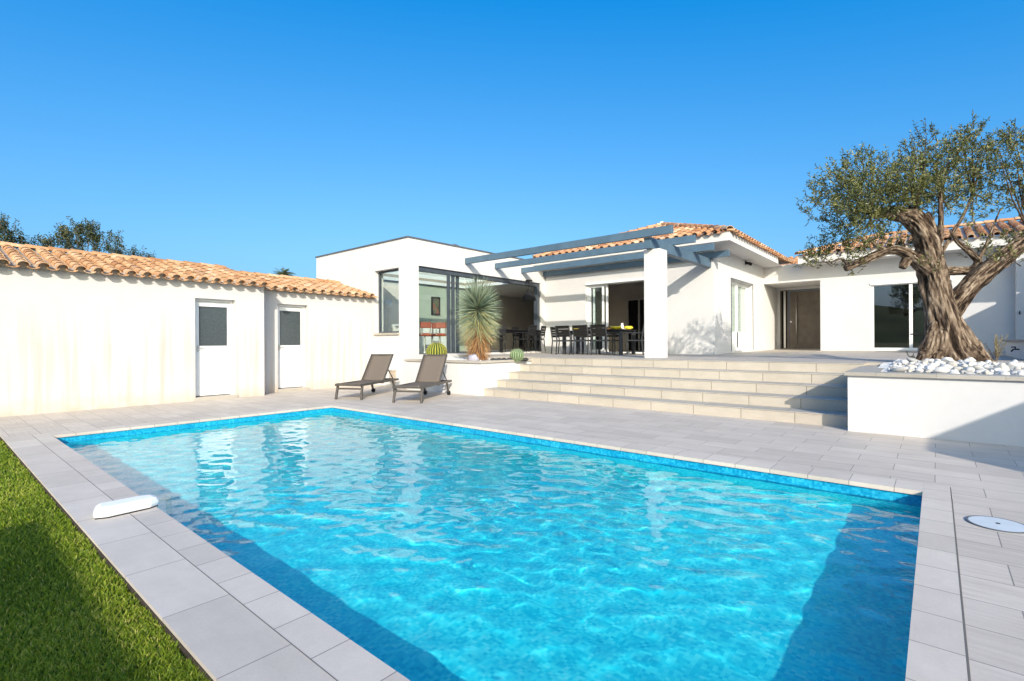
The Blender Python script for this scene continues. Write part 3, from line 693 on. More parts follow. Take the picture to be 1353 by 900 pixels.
# right hand roof
QX, QY = -3.66, 19.7; QS, QF = 3.88, 4.17
mb = MB(); mb.box(QX, 5, QY, QY+.04, QS+.001, QF); mb.box(QX, QX+.04, QY+.0405, 24, QS+.001, QF); mb.quad((QX, QY, QS), (5, QY, QS), (5, 25, QS), (QX, 25, QS)); mb.build('fascia', W, hs_)
c0, c1 = Vector((QX-.02, QY-.03, QF+.005)), Vector((5, QY-.03, QF+.005)); S = Vector((0, 1, .27)).normalized()
c2 = c0+Vector((0, 3.2, .864)); c3 = c1+Vector((0, 3.2, .864))
hipx = Vector((QX+2.0, QY+3.17, QF+.87))
mb = MB(); mb._add([c0, c1, c3, hipx, c0+Vector((0, 5, 0))], [(0, 1, 2, 3), (0, 3, 4)]); rb2 = mb.build('roof', M['mortar'], hs_)
mb = MB(); tile_roof(mb, c0+S*-.06, (1, 0, 0), S, Vector((0, -.27, 1)).normalized(), 8.6, lambda a: min(3.3, 3.3*a/2.0), pitch=.27)
cap_row(mb, c0+Vector((0, 0, .03)), hipx+Vector((0, 0, .05)), (0, 0, 1), .11); cap_row(mb, hipx+Vector((0, 0, .04)), c3+Vector((0, 0, .04)), (0, 0, 1), .11)
mb.build('tiles', M['tile_red'], rb2)
# small link roof behind the entry
mb = MB(); tile_roof(mb, (-4.9, 22.2, 4.16), (1, 0, 0), Vector((0, 1, .3)).normalized(), Vector((0, -.3, 1)).normalized(), 1.6, lambda a: 2.2, pitch=.27); mb.box(-4.9, -3.3, 22.3, 24, 4.0, 4.13); mb.build('roof', M['tile_red'], hs_)
# stub wall beyond the right hand window
mb = MB(); wall(mb, 'y', 20.05, 20.398, at_y(1343, 400, 20.05).x, 3.2, .7, 3.87); mb.build('wall', W, hs_)
# far right wing (beyond the frame) that shades the end of the terrace
mb = MB(); mb.box(4.2, 10, 14, 20.39, .3, 4.0); mb.box(2.85, 10, 17.9, 19.15, 4.01, 4.12); mb.build('wing', W, hs_)

# pergola
pg = thing('pergola', 'blue grey slatted pergola with four long beams and one white square pillar', 'pergola', (-4.5, 10.8, TZ))
p0 = at_y(851, 400, 11.0); p1 = at_y(872, 400, 11.0)
mb = MB(); mb.box(p0.x, p1.x, 11.0, 11.42, tz(10.9)-.001, 3.369); mb.build('pillar', W, pg, bevel=.008)
for yy in (10.8, 12.16, 13.52, 14.8):
    mb = MB(); mb.box(BX1+.005, -4.46, yy-.045, yy+.045, 3.621, 3.80); mb.build('beam', M['blue_beam'], pg, bevel=.005)
mb = MB(); mb.box(-5.17, -5.0, 10.85, FY-.005, 3.37, 3.62); mb.build('cross_beam', M['blue_beam'], pg, bevel=.005)
# little lamp under the soffit
sp = at_x(985, 347.5, FX)
lt = thing('wall_spotlight', 'small black twin spotlight fixed under the roof overhang above the french window', 'spotlight', sp)
mb = MB(); mb.box(FX, FX+.03, sp.y-.05, sp.y+.05, sp.z-.05, sp.z+.05); mb.build('base', M['black'], lt)
for s in (-1, 1):
    mb = MB(); mb.tube([(FX+.03, sp.y+s*.04, sp.z), (FX+.16, sp.y+s*.13, sp.z-.05)], [.03, .055], 10); mb.build('lamp_head', M['black'], lt)

# ================================================================== PLANTERS
PZ = .79
pa = thing('planter_box', 'low white rendered planter holding the spiky round plant and cacti', 'planter', (-9.3, 9, 0))
polyo = [(-10.62, 8.22), (-7.90, 8.22), (-7.90, 10.44), (-10.98, 10.44), (-10.98, 8.61), (-10.62, 8.61)]
mb = MB(); mb.box(-10.62, -7.905, 8.22, 8.42, -.04, PZ-.05); mb.box(-8.1, -7.905, 8.421, 10.44, -.04, PZ-.05); mb.box(-10.62, -10.42, 8.421, 8.9, -.04, PZ-.05); mb.build('wall', W, pa)
mb = MB(); mb.prism([(-10.66, 8.18), (-7.86, 8.18), (-7.86, 10.46), (-8.13, 10.46), (-8.13, 8.45), (-10.66, 8.45)], PZ-.05, PZ); mb.build('coping_stone', M['cap'], pa, bevel=.005)
mb = MB(); mb.prism([(-10.42, 8.42), (-8.1, 8.42), (-8.1, 10.44), (-10.985, 10.44), (-10.985, 8.75), (-10.42, 8.75)], .3, PZ-.03); mb.build('soil', M['soil'], pa)
mb = MB(); wall(mb, 'y', 8.0+.02, 8.25, -.91, 4.5, -.04, PZ-.05)
mb.box(-.91, -.7, 8.251, 12.3, -.04, PZ-.05); mb.box(4.3, 4.5, 8.251, 12.3, -.04, PZ-.05); mb.box(-.699, 4.299, 12.1, 12.3, -.04, PZ-.05)
pb = thing('planter_box', 'long white rendered planter holding the old olive tree and white stones', 'planter', (1.5, 10, 0))
mb.build('wall', W, pb)
mb = MB(); mb.prism([(-.95, 7.98), (4.55, 7.98), (4.55, 8.33), (-.6, 8.33), (-.6, 12.34), (-.95, 12.34)], PZ-.05, PZ); mb.build('coping_stone', M['cap'], pb, bevel=.005)
mb = MB()
nn = 26
gv = [(-.69+4.98*i/nn, 8.26+3.83*j/nn, PZ-.04+.12*math.exp(-(((-.69+4.98*i/nn)-.2)**2+((8.26+3.83*j/nn)-10.4)**2)/1.6)+random.uniform(-.012, .012)) for j in range(nn+1) for i in range(nn+1)]
mb._add(gv, [(j*(nn+1)+i, j*(nn+1)+i+1, (j+1)*(nn+1)+i+1, (j+1)*(nn+1)+i) for j in range(nn) for i in range(nn)])
mb.build('soil', M['gravel'], pb)
# low wall with slab on the terrace at the right
lw = thing('low_wall', 'low white wall with a stone slab top behind the olive tree', 'wall', (1.5, 15, tz(15)))
mb = MB(); mb.box(1.27, 1.9, 12.6, 16.95, .78, 1.17); mb.build('wall', W, lw)
mb = MB(); mb.box(1.2, 1.95, 12.5, 16.97, 1.171, 1.215); mb.build('slab', M['cap'], lw, bevel=.005)
tp = at_x(1345, 456, 1.27)
def tap(p, d, lab):
    t = thing('garden_tap', lab, 'tap', p); p = Vector(p); d = Vector(d)
    mb = MB(); mb.tube([p, p+d*.09, p+d*.12+Vector((0, 0, -.05))], .014, 8); mb.build('spout', M['black'], t)
    mb = MB(); mb.bar(p+d*.05+Vector((0, 0, .045)), p+d*.12+Vector((0, 0, .045)), .02); mb.tube([p+d*.06, p+d*.06+Vector((0, 0, .045))], .008, 6); mb.build('handle', M['black'], t)
p = at_y(1338, 414, 17.0-.0)
tap(at_y(1347, 413.5, 20.05), (0, -1, 0), 'black wall tap at shoulder height on the wall right of the olive')
tap((1.27, at_x(1347, 456, 1.27).y, 1.02), (-1, 0, 0), 'black tap on the side of the low slab topped wall')

# ================================================================== BUILDING BEHIND THE CAMERA (throws the shade over lawn edge and right deck)
gh = thing('guest_house', 'white flat roofed wing standing behind the lawn and beside the pool end', 'house', (4, -4, 0))
mb = MB(); mb.box(-.15, 14, -9.6, -3.6, -.05, 2.70); mb.box(4.25, 14, 3.2, 5.0, -.05, 2.62); mb.build('wall', W, gh)
mb = MB(); mb.box(-.2, 14.05, -9.65, -3.56, 2.701, 2.74); mb.build('parapet_trim', M['dark_trim'], gh)
for xx in (2.5, 7): 
    mb = MB(); frame(mb, 'y', -3.599, -3.57, xx, xx+1.3, .9, 2.1, .06); ww = mb.build('window', M['grey_alu'], gh); mb = MB(); pane(mb, 'y', -3.585, xx+.06, xx+1.24, .96, 2.04); mb.build('pane', M['black'], ww)
# ================================================================== FURNITURE
def sun_lounger(name, loc, rz, label):
    t = thing(name, label, 'sun lounger', loc, rz, 'taupe sun loungers at the pool end')
    L = dict(local=True); m = M['taupe_metal']; W2 = .29
    rz_ = .315
    mb = MB()
    for s in (-1, 1): mb.bar((s*W2, -.06, rz_), (s*W2, 1.78, rz_), .035, .05)
    mb.bar((-W2, -.06, rz_), (W2, -.06, rz_), .03, .04); mb.bar((-W2, 1.78, rz_), (W2, 1.78, rz_), .03, .04); mb.bar((-W2, 1.02, rz_-.03), (W2, 1.02, rz_-.03), .03, .03)
    mb.bar((-W2, .01, rz_-.085), (W2, .01, rz_-.085), .025, .035)
    mb.build('frame', m, t, bevel=.004, **L)
    for s in (-1, 1):
        mb = MB(); mb.bar((s*W2, .035, rz_-.02), (s*(W2+.012), -.03, 0), .04, .05, (0, 1, 0)); mb.build('leg', m, t, bevel=.004, **L)
        mb = MB(); mb.bar((s*W2, 1.48, rz_-.02), (s*W2, 1.60, .05), .038, .045, (0, 1, 0)); lg = mb.build('leg', m, t, bevel=.004, **L)
        mb = MB(); mb.tube([(s*W2-.03, 1.60, .048), (s*W2+.03, 1.60, .048)], .048, 16); mb.build('wheel', M['black'], lg, **L)
    mb = MB(); n = 16; vs = []
    for i in range(n+1):
        f = i/n; y = -.05+1.10*f; z = rz_+.03-.022*math.sin(math.pi*f)
        for k in range(7): x = -.265+.53*k/6; vs.append((x, y, z-.012*(1-(x/.265)**2)))
    mb._add(vs, [(i*7+k, i*7+k+1, (i+1)*7+k+1, (i+1)*7+k) for i in range(n) for k in range(6)])
    o = mb.build('seat', M['sling'], t, smooth=True, **L); sm = o.modifiers.new('t', 'SOLIDIFY'); sm.thickness = .012; sm.offset = 0
    ang = R(51); LB = .75; y0, z0 = 1.04, rz_+.03
    P = lambda x, s, d=0: (x, y0+math.cos(ang)*s-math.sin(ang)*d, z0+math.sin(ang)*s+math.cos(ang)*d)
    mb = MB(); vs = []
    for i in range(13):
        s = LB*i/12
        for k in range(7): x = -.265+.53*k/6; vs.append(P(x, s, -.014*(1-(x/.265)**2)))
    mb._add(vs, [(i*7+k, i*7+k+1, (i+1)*7+k+1, (i+1)*7+k) for i in range(12) for k in range(6)])
    o = mb.build('backrest', M['sling'], t, smooth=True, **L); sm = o.modifiers.new('t', 'SOLIDIFY'); sm.thickness = .012; sm.offset = 0
    mb = MB()
    for s in (-1, 1): mb.bar(P(s*.28, -.02), P(s*.28, LB+.015), .028, .035)
    mb.bar(P(-.28, LB), P(.28, LB), .028, .035); mb.build('back_frame', m, t, bevel=.004, **L)
    mb = MB(); q = P(0, .36, -.02)
    for s in (-1, 1): mb.bar((s*.25, q[1], q[2]), (s*.25, 1.60, rz_+.0), .018, .022)
    mb.bar((-.25, 1.60, rz_), (.25, 1.60, rz_), .018, .022); mb.build('back_support', m, t, **L)
    return t
sun_lounger('sun_lounger', (-9.645, 5.95, 0), R(27.5), 'taupe mesh sun lounger standing in front of the plain white wall')
sun_lounger('sun_lounger', (-8.16, 6.36, 0), R(27.5), 'taupe mesh sun lounger standing in front of the white planter and yellow cactus')
b = at_y(518, 497, 8.55)
mb = MB(); mb.prism([(b.x-.11, b.y-.02), (b.x+.11, b.y-.02), (b.x+.11, b.y+.048), (b.x-.11, b.y+.048)], b.z-.17, b.z+.14); mb.box(b.x-.13, b.x+.13, b.y-.04, b.y+.048, b.z+.141, b.z+.17)
tag(mb.build('wall_fitting', M['mortar'], bevel=.01), 'small pale box on the white wall behind the sun lounger', 'box')  # pale wall fitting of unknown use

def chair(name, label, loc, rz, group, dark=False):
    t = thing(name, label, 'chair', loc, rz, group); L = dict(local=True); m = M['black'] if dark else M['chair_metal']; w_ = .25
    for s in (-1, 1):
        mb = MB(); mb.bar((s*w_, .24, 0), (s*w_, .24, .64), .028); mb.build('leg', m, t, **L)
        mb = MB(); mb.bar((s*w_, -.27, 0), (s*w_, -.22, .45), .028); mb.bar((s*w_, -.22, .44), (s*w_, -.30, .88), .028); mb.build('leg', m, t, **L)
        mb = MB(); mb.bar((s*w_, -.25, .645), (s*w_, .255, .645), .04, .025); mb.build('armrest', m, t, **L)
    mb = MB(); mb.bar((-w_, .24, .42), (w_, .24, .42), .025, .03); mb.bar((-w_, -.22, .42), (w_, -.22, .42), .025, .03)
    for s in (-1, 1): mb.bar((s*w_, -.22, .42), (s*w_, .24, .42), .025, .03)
    mb.build('seat_frame', m, t, **L)
    mb = MB()
    for k in range(5): mb.box(-w_+.015, w_-.015, -.2+.088*k, -.2+.088*k+.078, .437, .452)
    mb.build('seat', M['black'] if dark else M['chair_slat'], t, **L)
    mb = MB()
    for k in range(4):
        z = .545+.082*k; y = -.22-.08*(z-.44)/.44; mb.bar((-w_+.014, y, z+.035), (w_-.014, y, z+.035), .016, .074)
    mb.bar((-w_, -.30, .875), (w_, -.30, .875), .026)
    mb.build('backrest', M['black'] if dark else M['chair_slat'], t, **L)
    return t
def table(name, label, loc, rz, L_, W_, H_, top, legm, cat='table', group=None):
    t = thing(name, label, cat, loc, rz, group); k = dict(local=True)
    mb = MB(); mb.box(-L_/2, L_/2, -W_/2, W_/2, H_-.035, H_); mb.build('tabletop', top, t, bevel=.005, **k)
    mb = MB(); mb.box(-L_/2+.08, L_/2-.08, -W_/2+.08, W_/2-.08, H_-.10, H_-.036); mb.build('apron', legm, t, **k)
    for sx in (-1, 1):
        for sy in (-1, 1):
            mb = MB(); mb.box(sx*(L_/2-.08)-.045, sx*(L_/2-.08)+.045, sy*(W_/2-.08)-.045, sy*(W_/2-.08)+.045, 0, H_-.036); mb.build('leg', legm, t, **k)
    return t
G1 = 'charcoal garden chairs round the terrace table'
TY = 13.55
xl, xr = at_y(752, 438, TY).x, at_y(832, 438, TY).x
tcx = (xl+xr)/2
table('dining_table', 'long charcoal garden table under the pergola set with yellow tableware', (tcx, TY, TZ), 0, xr-xl, .95, .745, M['chair_slat'], M['chair_metal'])
for px_, lab in ((750, 'charcoal slatted chair at the table seen from behind, beside the end chair'), (773, 'charcoal slatted chair at the middle of the near table side'), (797, 'charcoal slatted chair on the near table side closest to the visible table legs')):
    p = at_y(px_, 450, 13.0); chair('garden_chair', lab, (p.x, 13.0, TZ), 0, G1)
chair('garden_chair', 'charcoal slatted chair at the table end nearest the corner glazing', (xl-.42, 13.75, TZ), R(-82), G1)
chair('garden_chair', 'charcoal chair seen side-on at the table end beside the white pillar', (xr+.28, 13.55, TZ), R(90), G1)
for px_, lab in ((768, 'charcoal chair on the far table side, left of the other far chair'), (806, 'charcoal chair on the far table side in front of the open sliding door')):
    p = at_y(px_, 450, 14.25); chair('garden_chair', lab, (p.x, 14.22, TZ), R(180), G1)
# tableware
def lathe_thing(name, label, cat, loc, prof, m, group=None, n=18):
    mb = MB(); mb.lathe(prof, (0, 0, 0), n); o = mb.build(name, m, smooth=True); o.location = loc; return tag(o, label, cat, group)
bowl = [(.05, 0), (.12, .02), (.16, .07), (.17, .10), (.155, .10), (.11, .035), (.02, .025)]
zt = TZ+.7455
for px_, nm, pf, m, lab, cat in (
    (814, 'bowl', bowl, M['yellow'], 'wide bright yellow bowl in the middle of the garden table', 'bowl'),
    (804, 'bread_basket', [(.09, 0), (.13, .07), (.12, .08), (.08, .03)], M['wood'], 'round orange brown basket left of the yellow bowl', 'basket'),
    (822, 'carafe', [(.05, 0), (.065, .05), (.05, .12), (.03, .17), (.04, .2)], M['lidwhite'], 'pale jug on the garden table right of the yellow bowl', 'jug'),
    (826, 'plate_stack', [(.07, 0), (.13, .02), (.13, .06), (.02, .05)], M['fabric_white'], 'stack of white plates near the right end of the table', 'plates'),
    (830, 'fruit_dish', [(.07, 0), (.15, .05), (.12, .1), (.03, .11)], M['yellow'], 'shallow yellow dish at the right end of the garden table', 'dish'),
    (760, 'bowl', [(.04, 0), (.1, .03), (.12, .12), (.1, .12), (.05, .04)], M['yellow'], 'small yellow bowl near the left end of the garden table', 'bowl'),
    (761.5, 'napkin_holder', [(.05, 0), (.06, .02), (.05, .16), (.01, .17)], M['fabric_white'], 'white napkin stand behind the small yellow bowl', 'holder')):
    q = at_y(px_, 440, TY+(.1 if nm != 'bowl' else -.12)); lathe_thing(nm, lab, cat, (q.x, q.y, zt), pf, m)
for px_ in (787, 796):
    q = at_y(px_-2, 440, 15.5); lathe_thing('potted_plant' if px_ < 790 else 'storage_pot', 'dark round pot just inside the sliding door, '+('left one with a bushy plant' if px_ < 790 else 'right one without a plant'), 'pot', (q.x, 15.6, TZ+.03), [(.14, 0), (.19, .1), (.19, .62), (.16, .66)], M['black'])
# ------------------------------------------------------------------ indoors behind the corner glazing
it = at(676, 440, 17.6); table('dining_table', 'dark indoor dining table behind the open corner glazing', (it.x, it.y, FL), R(90), 2.2, 1.0, .76, M['black'], M['black'])
G2 = 'dark dining chairs indoors'
for px_, d_, rz, lab in ((655, 16.6, 60, 'dark indoor chair at the left end of the dining table'), (694, 16.9, 100, 'dark indoor chair at the near right side of the dining table'), (708, 17.6, 110, 'dark indoor chair beside the glazing post'), (690, 18.9, -80, 'dark indoor chair on the far side of the dining table')):
    p = at(px_, 450, d_); chair('indoor_chair', lab, (p.x, p.y, FL), R(rz), G2, True)
pp = at(699, 392, 17.5)
pl_ = thing('pendant_lamp', 'black bell shaped pendant lamp above the indoor dining table', 'lamp', pp)
mb = MB(); mb.lathe([(.24, -.14), (.25, -.12), (.22, .02), (.12, .10), (.08, .2), (.03, .22)], pp, 20); mb.build('lamp_shade', M['black'], pl_, smooth=True)
mb = MB(); mb.tube([pp+Vector((0, 0, .2)), (pp.x, pp.y, 3.399)], .015, 6); mb.lathe([(.12, 0), (.12, .04)], (pp.x, pp.y, 3.355), 14); mb.build('cord', M['black'], pl_)
p0 = at_x(569.5, 392, -14.62); p1 = at_x(581, 417, -14.62)
pc = thing('wall_picture', 'dark framed picture hanging on the pale green kitchen wall', 'picture', (p0+p1)/2)
mb = MB(); frame(mb, 'x', -14.619, -14.58, p0.y, p1.y, p1.z, p0.z, .06); mb.build('frame', M['black'], pc)
g = NG('abstract_canvas'); g.base(g.ramp(g.noise(g.coords(), 3.5, 3), [(.35, (.02, .02, .02)), (.5, (.10, .11, .05)), (.62, (.25, .05, .02)), (.75, (.05, .09, .04))]), .7)
mb = MB(); mb.box(-14.618, -14.60, p0.y+.06, p1.y-.06, p1.z+.06, p0.z-.06); mb.build('canvas', g.m, pc)
def stool(loc, label):
    t = thing('bar_stool', label, 'bar stool', loc, 0, 'orange leather bar stools'); L = dict(local=True)
    mb = MB(); mb.box(-.18, .18, -.18, .18, .52, .61); mb.build('seat', M['orange'], t, bevel=.02, **L)
    mb = MB(); mb.box(-.23, -.17, -.17, .17, .76, .94); mb.build('backrest', M['orange'], t, bevel=.02, **L)
    mb = MB(); mb.tube([(0, 0, .02), (0, 0, .52)], .03, 10); mb.lathe([(.2, 0), (.2, .02), (.04, .03)], (0, 0, 0), 18)
    for s in (-1, 1): mb.bar((-.2, s*.14, .56), (-.2, s*.14, .8), .03)
    mb.build('base', M['steel'], t, **L); return t
for (px_, d_), lab in (((561, 15.2), 'orange leather bar stool nearest the left glazing edge'), ((581, 15.6), 'orange leather bar stool under the dark picture'), ((571, 15.9), 'orange leather bar stool between the other two, half hidden by the cactus')):
    p = at(px_, 450, d_); stool((p.x, p.y, FL), lab).rotation_euler = (0, 0, R(180 if px_ == 571 else 150))
k0 = at(566, 450, 17.2)
kc = thing('kitchen_island', 'white kitchen island behind the orange bar stools', 'counter', (k0.x, k0.y, FL))
mb = MB(); mb.box(-.35, .35, -1.1, 1.1, 0, .88); mb.build('cabinet', M['fabric_white'], kc, local=True); mb = MB(); mb.box(-.42, .42, -1.2, 1.2, .881, .93); mb.build('worktop', M['lidwhite'], kc, local=True)
q = at_y(512, 405, 10.2)
fl_ = thing('floor_lamp', 'white drum shade lamp standing behind the tall narrow window', 'lamp', (q.x, q.y, FL))
mb = MB(); sh = at_y(512, 403, 10.2).z; mb.lathe([(.16, -.1), (.135, .14)], (q.x, q.y, sh), 20); mb.build('lamp_shade', M['lampshade'], fl_, smooth=True)
mb = MB(); mb.tube([(q.x, q.y, FL), (q.x, q.y, sh)], .015, 8); mb.lathe([(.14, 0), (.14, .03)], (q.x, q.y, FL), 16); mb.build('stem', M['steel'], fl_)
s0 = at_y(500, 432, 9.9)
sf = thing('sofa', 'white sofa with loose cushions behind the tall narrow window', 'sofa', (s0.x, 10.0, FL))
mb = MB(); mb.box(s0.x-.7, s0.x+1.0, 9.4, 10.15, FL, FL+.42); mb.build('seat', M['fabric_white'], sf, bevel=.05)
mb = MB(); mb.box(s0.x-.7, s0.x+1.0, 9.12, 9.39, FL, FL+.70); mb.build('backrest', M['fabric_white'], sf, bevel=.05)
for i, dx in enumerate((-.1, .28, .62)):
    mb = MB(); mb.box(-.19, .19, -.06, .06, -.16, .16, Matrix.Translation((s0.x+dx, 9.5, FL+.62)) @ Matrix.Rotation(R(12*(i-1)), 4, 'Y')); mb.build('cushion', M['fabric_white'], sf, bevel=.05)
# low black bench behind the trunk
c0 = at_y(1203, 441, 18.8); c1 = at_y(1284, 441, 18.8)
bn = thing('side_table', 'thin black metal side table partly hidden behind the olive trunk', 'table', ((c0.x+c1.x)/2, 18.8, tz(18.8)))
mb = MB(); mb.box(c0.x, c1.x, 18.5, 19.1, c0.z-.03, c0.z); mb.build('tabletop', M['black'], bn)
for xx in (c0.x+.28, c1.x-.3):
    for yy in (18.53, 19.07): mb = MB(); mb.bar((xx, yy, tz(18.8)), (xx, yy, c0.z-.03), .03); mb.build('leg', M['black'], bn)
# pool alarm and skimmer lid
al = thing('pool_alarm', 'white plastic pool alarm housing lying on the coping at the water edge', 'pool alarm', (-4.46, .95, .002))
mb = MB()
out = [(-.085, -.16, .0), (.05, -.19, 0), (.085, -.12, 0), (.072, .13, 0), (.04, .19, 0), (-.05, .19, 0), (-.08, .1, 0)]
out = [(x*1.05, y, 0) for x, y, _ in out]; n = len(out); vs = []
for f, z in ((1.0, .006), (1.03, .034), (.96, .062), (.80, .076)): vs += [(x*f, y*f, z) for x, y, _ in out]
mb._add(vs, [(i*n+k, i*n+(k+1) % n, (i+1)*n+(k+1) % n, (i+1)*n+k) for i in range(3) for k in range(n)]+[tuple(range(n)), tuple(3*n+k for k in range(n))])
mb.build('housing', M['lidwhite'], al, local=True, bevel=.012)
mb = MB(); mb.box(-.02, .025, .17, .27, .022, .034); mb.tube([(0, .262, .03), (.005, .268, -.12)], .018, 10); mb.build('sensor_arm', M['glass'], al, local=True)
mb = MB(); mb.prism([(x*.97, y*.97) for x, y, _ in out], .0, .006); mb.build('base', M['black'], al, local=True)
sk = thing('skimmer_lid', 'round white skimmer lid set flush in the deck right of the pool', 'lid', (.30, 4.53, .002))
mb = MB(); mb.lathe([(.148, 0), (.148, .003), (.143, .005), (.02, .006)], (0, 0, 0), 40); mb.build('lid', M['lidgrey'], sk, local=True, smooth=False)
mb = MB(); mb.lathe([(.158, 0), (.158, .004), (.150, .004)], (0, 0, .0005), 40); mb.build('rim', M['dark_trim'], sk, local=True)
mb = MB(); mb.lathe([(.012, 0), (.012, .002)], (0, 0, .0062), 12); mb.build('finger_hole', M['black'], sk, local=True)
# the wide dark joint at the right of the coping
mb = MB(); mb.box(PX1+.171, PX1+.178, -4, 5.05, .0, .0026); struct('deck_joint', mb, M['joint'])

# ================================================================== PLANTS
class Blades:
    """many thin blades as one mesh"""
    def __init__(s): s.P = []; s.F = []; s.T = []
    def blade(s, p, d, L, wd, droop=0, tint=.5, seg=3, side=None):
        p = Vector(p); d = Vector(d).normalized(); sd = side or d.cross(Vector((random.gauss(0, 1), random.gauss(0, 1), random.gauss(0, 1)))).normalized()
        b = len(s.P)
        for i in range(seg+1):
            f = i/seg; q = p+d*L*f+Vector((0, 0, -droop*L*f*f)); ww = wd*(1-f)*(.6+.4*min(1, f*6)) if i else wd*.6
            if i == seg: s.P.append(tuple(q))
            else: s.P += [tuple(q-sd*ww/2), tuple(q+sd*ww/2)]
        for i in range(seg-1): s.F.append((b+2*i, b+2*i+1, b+2*i+3, b+2*i+2)); s.T.append(tint)
        s.F.append((b+2*seg-2, b+2*seg-1, b+2*seg)); s.T.append(tint)
    def leaf(s, p, d, L, wd, tint):
        p = Vector(p); d = Vector(d).normalized(); sd = d.cross(Vector((random.gauss(0, 1), random.gauss(0, 1), random.gauss(0, 1)))).normalized()
        b = len(s.P); m = p+d*L*.45
        s.P += [tuple(p), tuple(m+sd*wd/2), tuple(p+d*L), tuple(m-sd*wd/2)]; s.F.append((b, b+1, b+2, b+3)); s.T.append(tint)
    def build(s, name, mat, parent=None):
        mb = MB(); mb.v = s.P; mb.f = s.F; mb.t = s.T; 
        off = OFF.get(parent.name, (0, 0, 0)) if parent else (0, 0, 0)
        me = bpy.data.meshes.new(name); me.from_pydata([(x-off[0], y-off[1], z-off[2]) for x, y, z in s.P], [], s.F); me.update()
        a = me.attributes.new('tint', 'FLOAT', 'FACE'); a.data.foreach_set('value', np.array(s.T, dtype=np.float32))
        me.materials.append(mat); o = bpy.data.objects.new(name, me); COL.objects.link(o)
        if parent: o.parent = parent
        return o
def rdir(): 
    v = Vector((random.gauss(0, 1), random.gauss(0, 1), random.gauss(0, 1))); return v.normalized()
# yucca
yb = at_z(632, 474, PZ-.03); yb = at(632, 474, 12.15); yb.z = PZ-.03
yu = thing('yucca_tree', 'round blue green spiky yucca with a skirt of dry orange leaves in the planter', 'yucca', yb)
ztop = CAMH+(453-408)*12.15/F
mb = MB(); mb.tube([yb, yb+Vector((.02, 0, .5)), (yb.x, yb.y, ztop-.1)], [.12, .11, .10], 12, wob=.15); mb.build('trunk', M['bark2'], yu, smooth=True)
bl = Blades(); c_ = Vector((yb.x, yb.y, ztop))
for i in range(1250):
    d = rdir()
    if d.z < -.80: continue
    p = c_+Vector((0, 0, d.z*.16-.02))+d*.06
    L = random.uniform(.52, .64)*(1+.16*max(0, d.z)**2); lowt = max(0, -d.z)
    bl.blade(p, d+Vector((0, 0, -.02)), L, .024, random.uniform(.0, .10), min(1, max(0, random.choice((random.uniform(0, .35), random.uniform(.45, .85)))+.4*lowt)))
for i in range(620):
    a = random.uniform(0, 2*math.pi); zz = random.uniform(-.62, -.12)
    d = Vector((math.cos(a), math.sin(a), -.15+1.0*(zz+.1)+random.gauss(0, .15)))
    bl.blade((yb.x+.08*math.cos(a), yb.y+.08*math.sin(a), ztop+zz+.06), d, random.uniform(.42, .60)+.1*zz, .02, random.uniform(.02, .2), min(1, max(.3, random.gauss(.82, .15))))
bl.build('leaves', M['yucca_leaf'], yu)
bl = Blades()
for i in range(900):
    a = random.uniform(0, 2*math.pi); zz = random.uniform(-1.22, -.30); up = random.uniform(-1.3, .15)+.35*(zz+.15)
    d = Vector((math.cos(a), math.sin(a), up)); r = .56+.10*(zz+.5)
    bl.blade((yb.x+.08*math.cos(a), yb.y+.08*math.sin(a), ztop+zz+.08), d, random.uniform(.28, r*.9)*(1+.35*min(0, zz+.6)), .02, random.uniform(.05, .35), min(1, max(0, random.gauss(.62+.5*(zz+.3), .27))))
bl.build('dry_skirt', M['yucca_dry'], yu)
def barrel_cactus(loc, r, h, label, m, ribs, tall=1.0):
    prof = [(r*.55, 0)]+[(r*math.sin(t)**.85, h*(1-math.cos(t))/2) for t in np.linspace(.5, math.pi-.18, 16)]
    n = ribs*6; vs = []; fs = []; ts = []
    mb = MB(); mm = len(prof)
    for rr, z in prof:
        for k in range(n): 
            a = 2*math.pi*k/n; f = 1-.13*(1-abs(math.cos(a*ribs/2))); vs.append((loc[0]+rr*f*math.cos(a), loc[1]+rr*f*math.sin(a), loc[2]+z))
    mb.v = vs
    for i in range(mm-1):
        for k in range(n):
            mb.f.append((i*n+k, i*n+(k+1) % n, (i+1)*n+(k+1) % n, (i+1)*n+k)); a = 2*math.pi*(k+.5)/n; mb.t.append(max(0, min(1, abs(math.cos(a*ribs/2))**5+random.uniform(-.1, .1))))
    mb.f.append(tuple((mm-1)*n+k for k in range(n))); mb.t.append(.9)
    t = thing('barrel_cactus', label, 'cactus', loc)
    mb.build('body', m, t, smooth=True)
    bl = Blades()
    for i in range(ribs):
        a = 2*math.pi*i/ribs
        for rr, z in prof[1:]:
            for q in range(5):
                d = Vector((math.cos(a), math.sin(a), .1))+rdir()*.8; bl.blade((loc[0]+rr*.99*math.cos(a), loc[1]+rr*.99*math.sin(a), loc[2]+z+random.uniform(-.02, .02)), d, r*.14, r*.02, 0, .9, 1)
    bl.build('spines', m, t); return t
cp_ = at(577, 472, 12.45); barrel_cactus((cp_.x, cp_.y, PZ-.04), .25, .46, 'golden yellow barrel cactus at the left end of the planter', M['cactus'], 22)
cp_ = at(683, 472, 12.3); barrel_cactus((cp_.x, cp_.y, PZ-.04), .175, .30, 'small round green cactus at the right end of the planter', M['cactus_green'], 18)
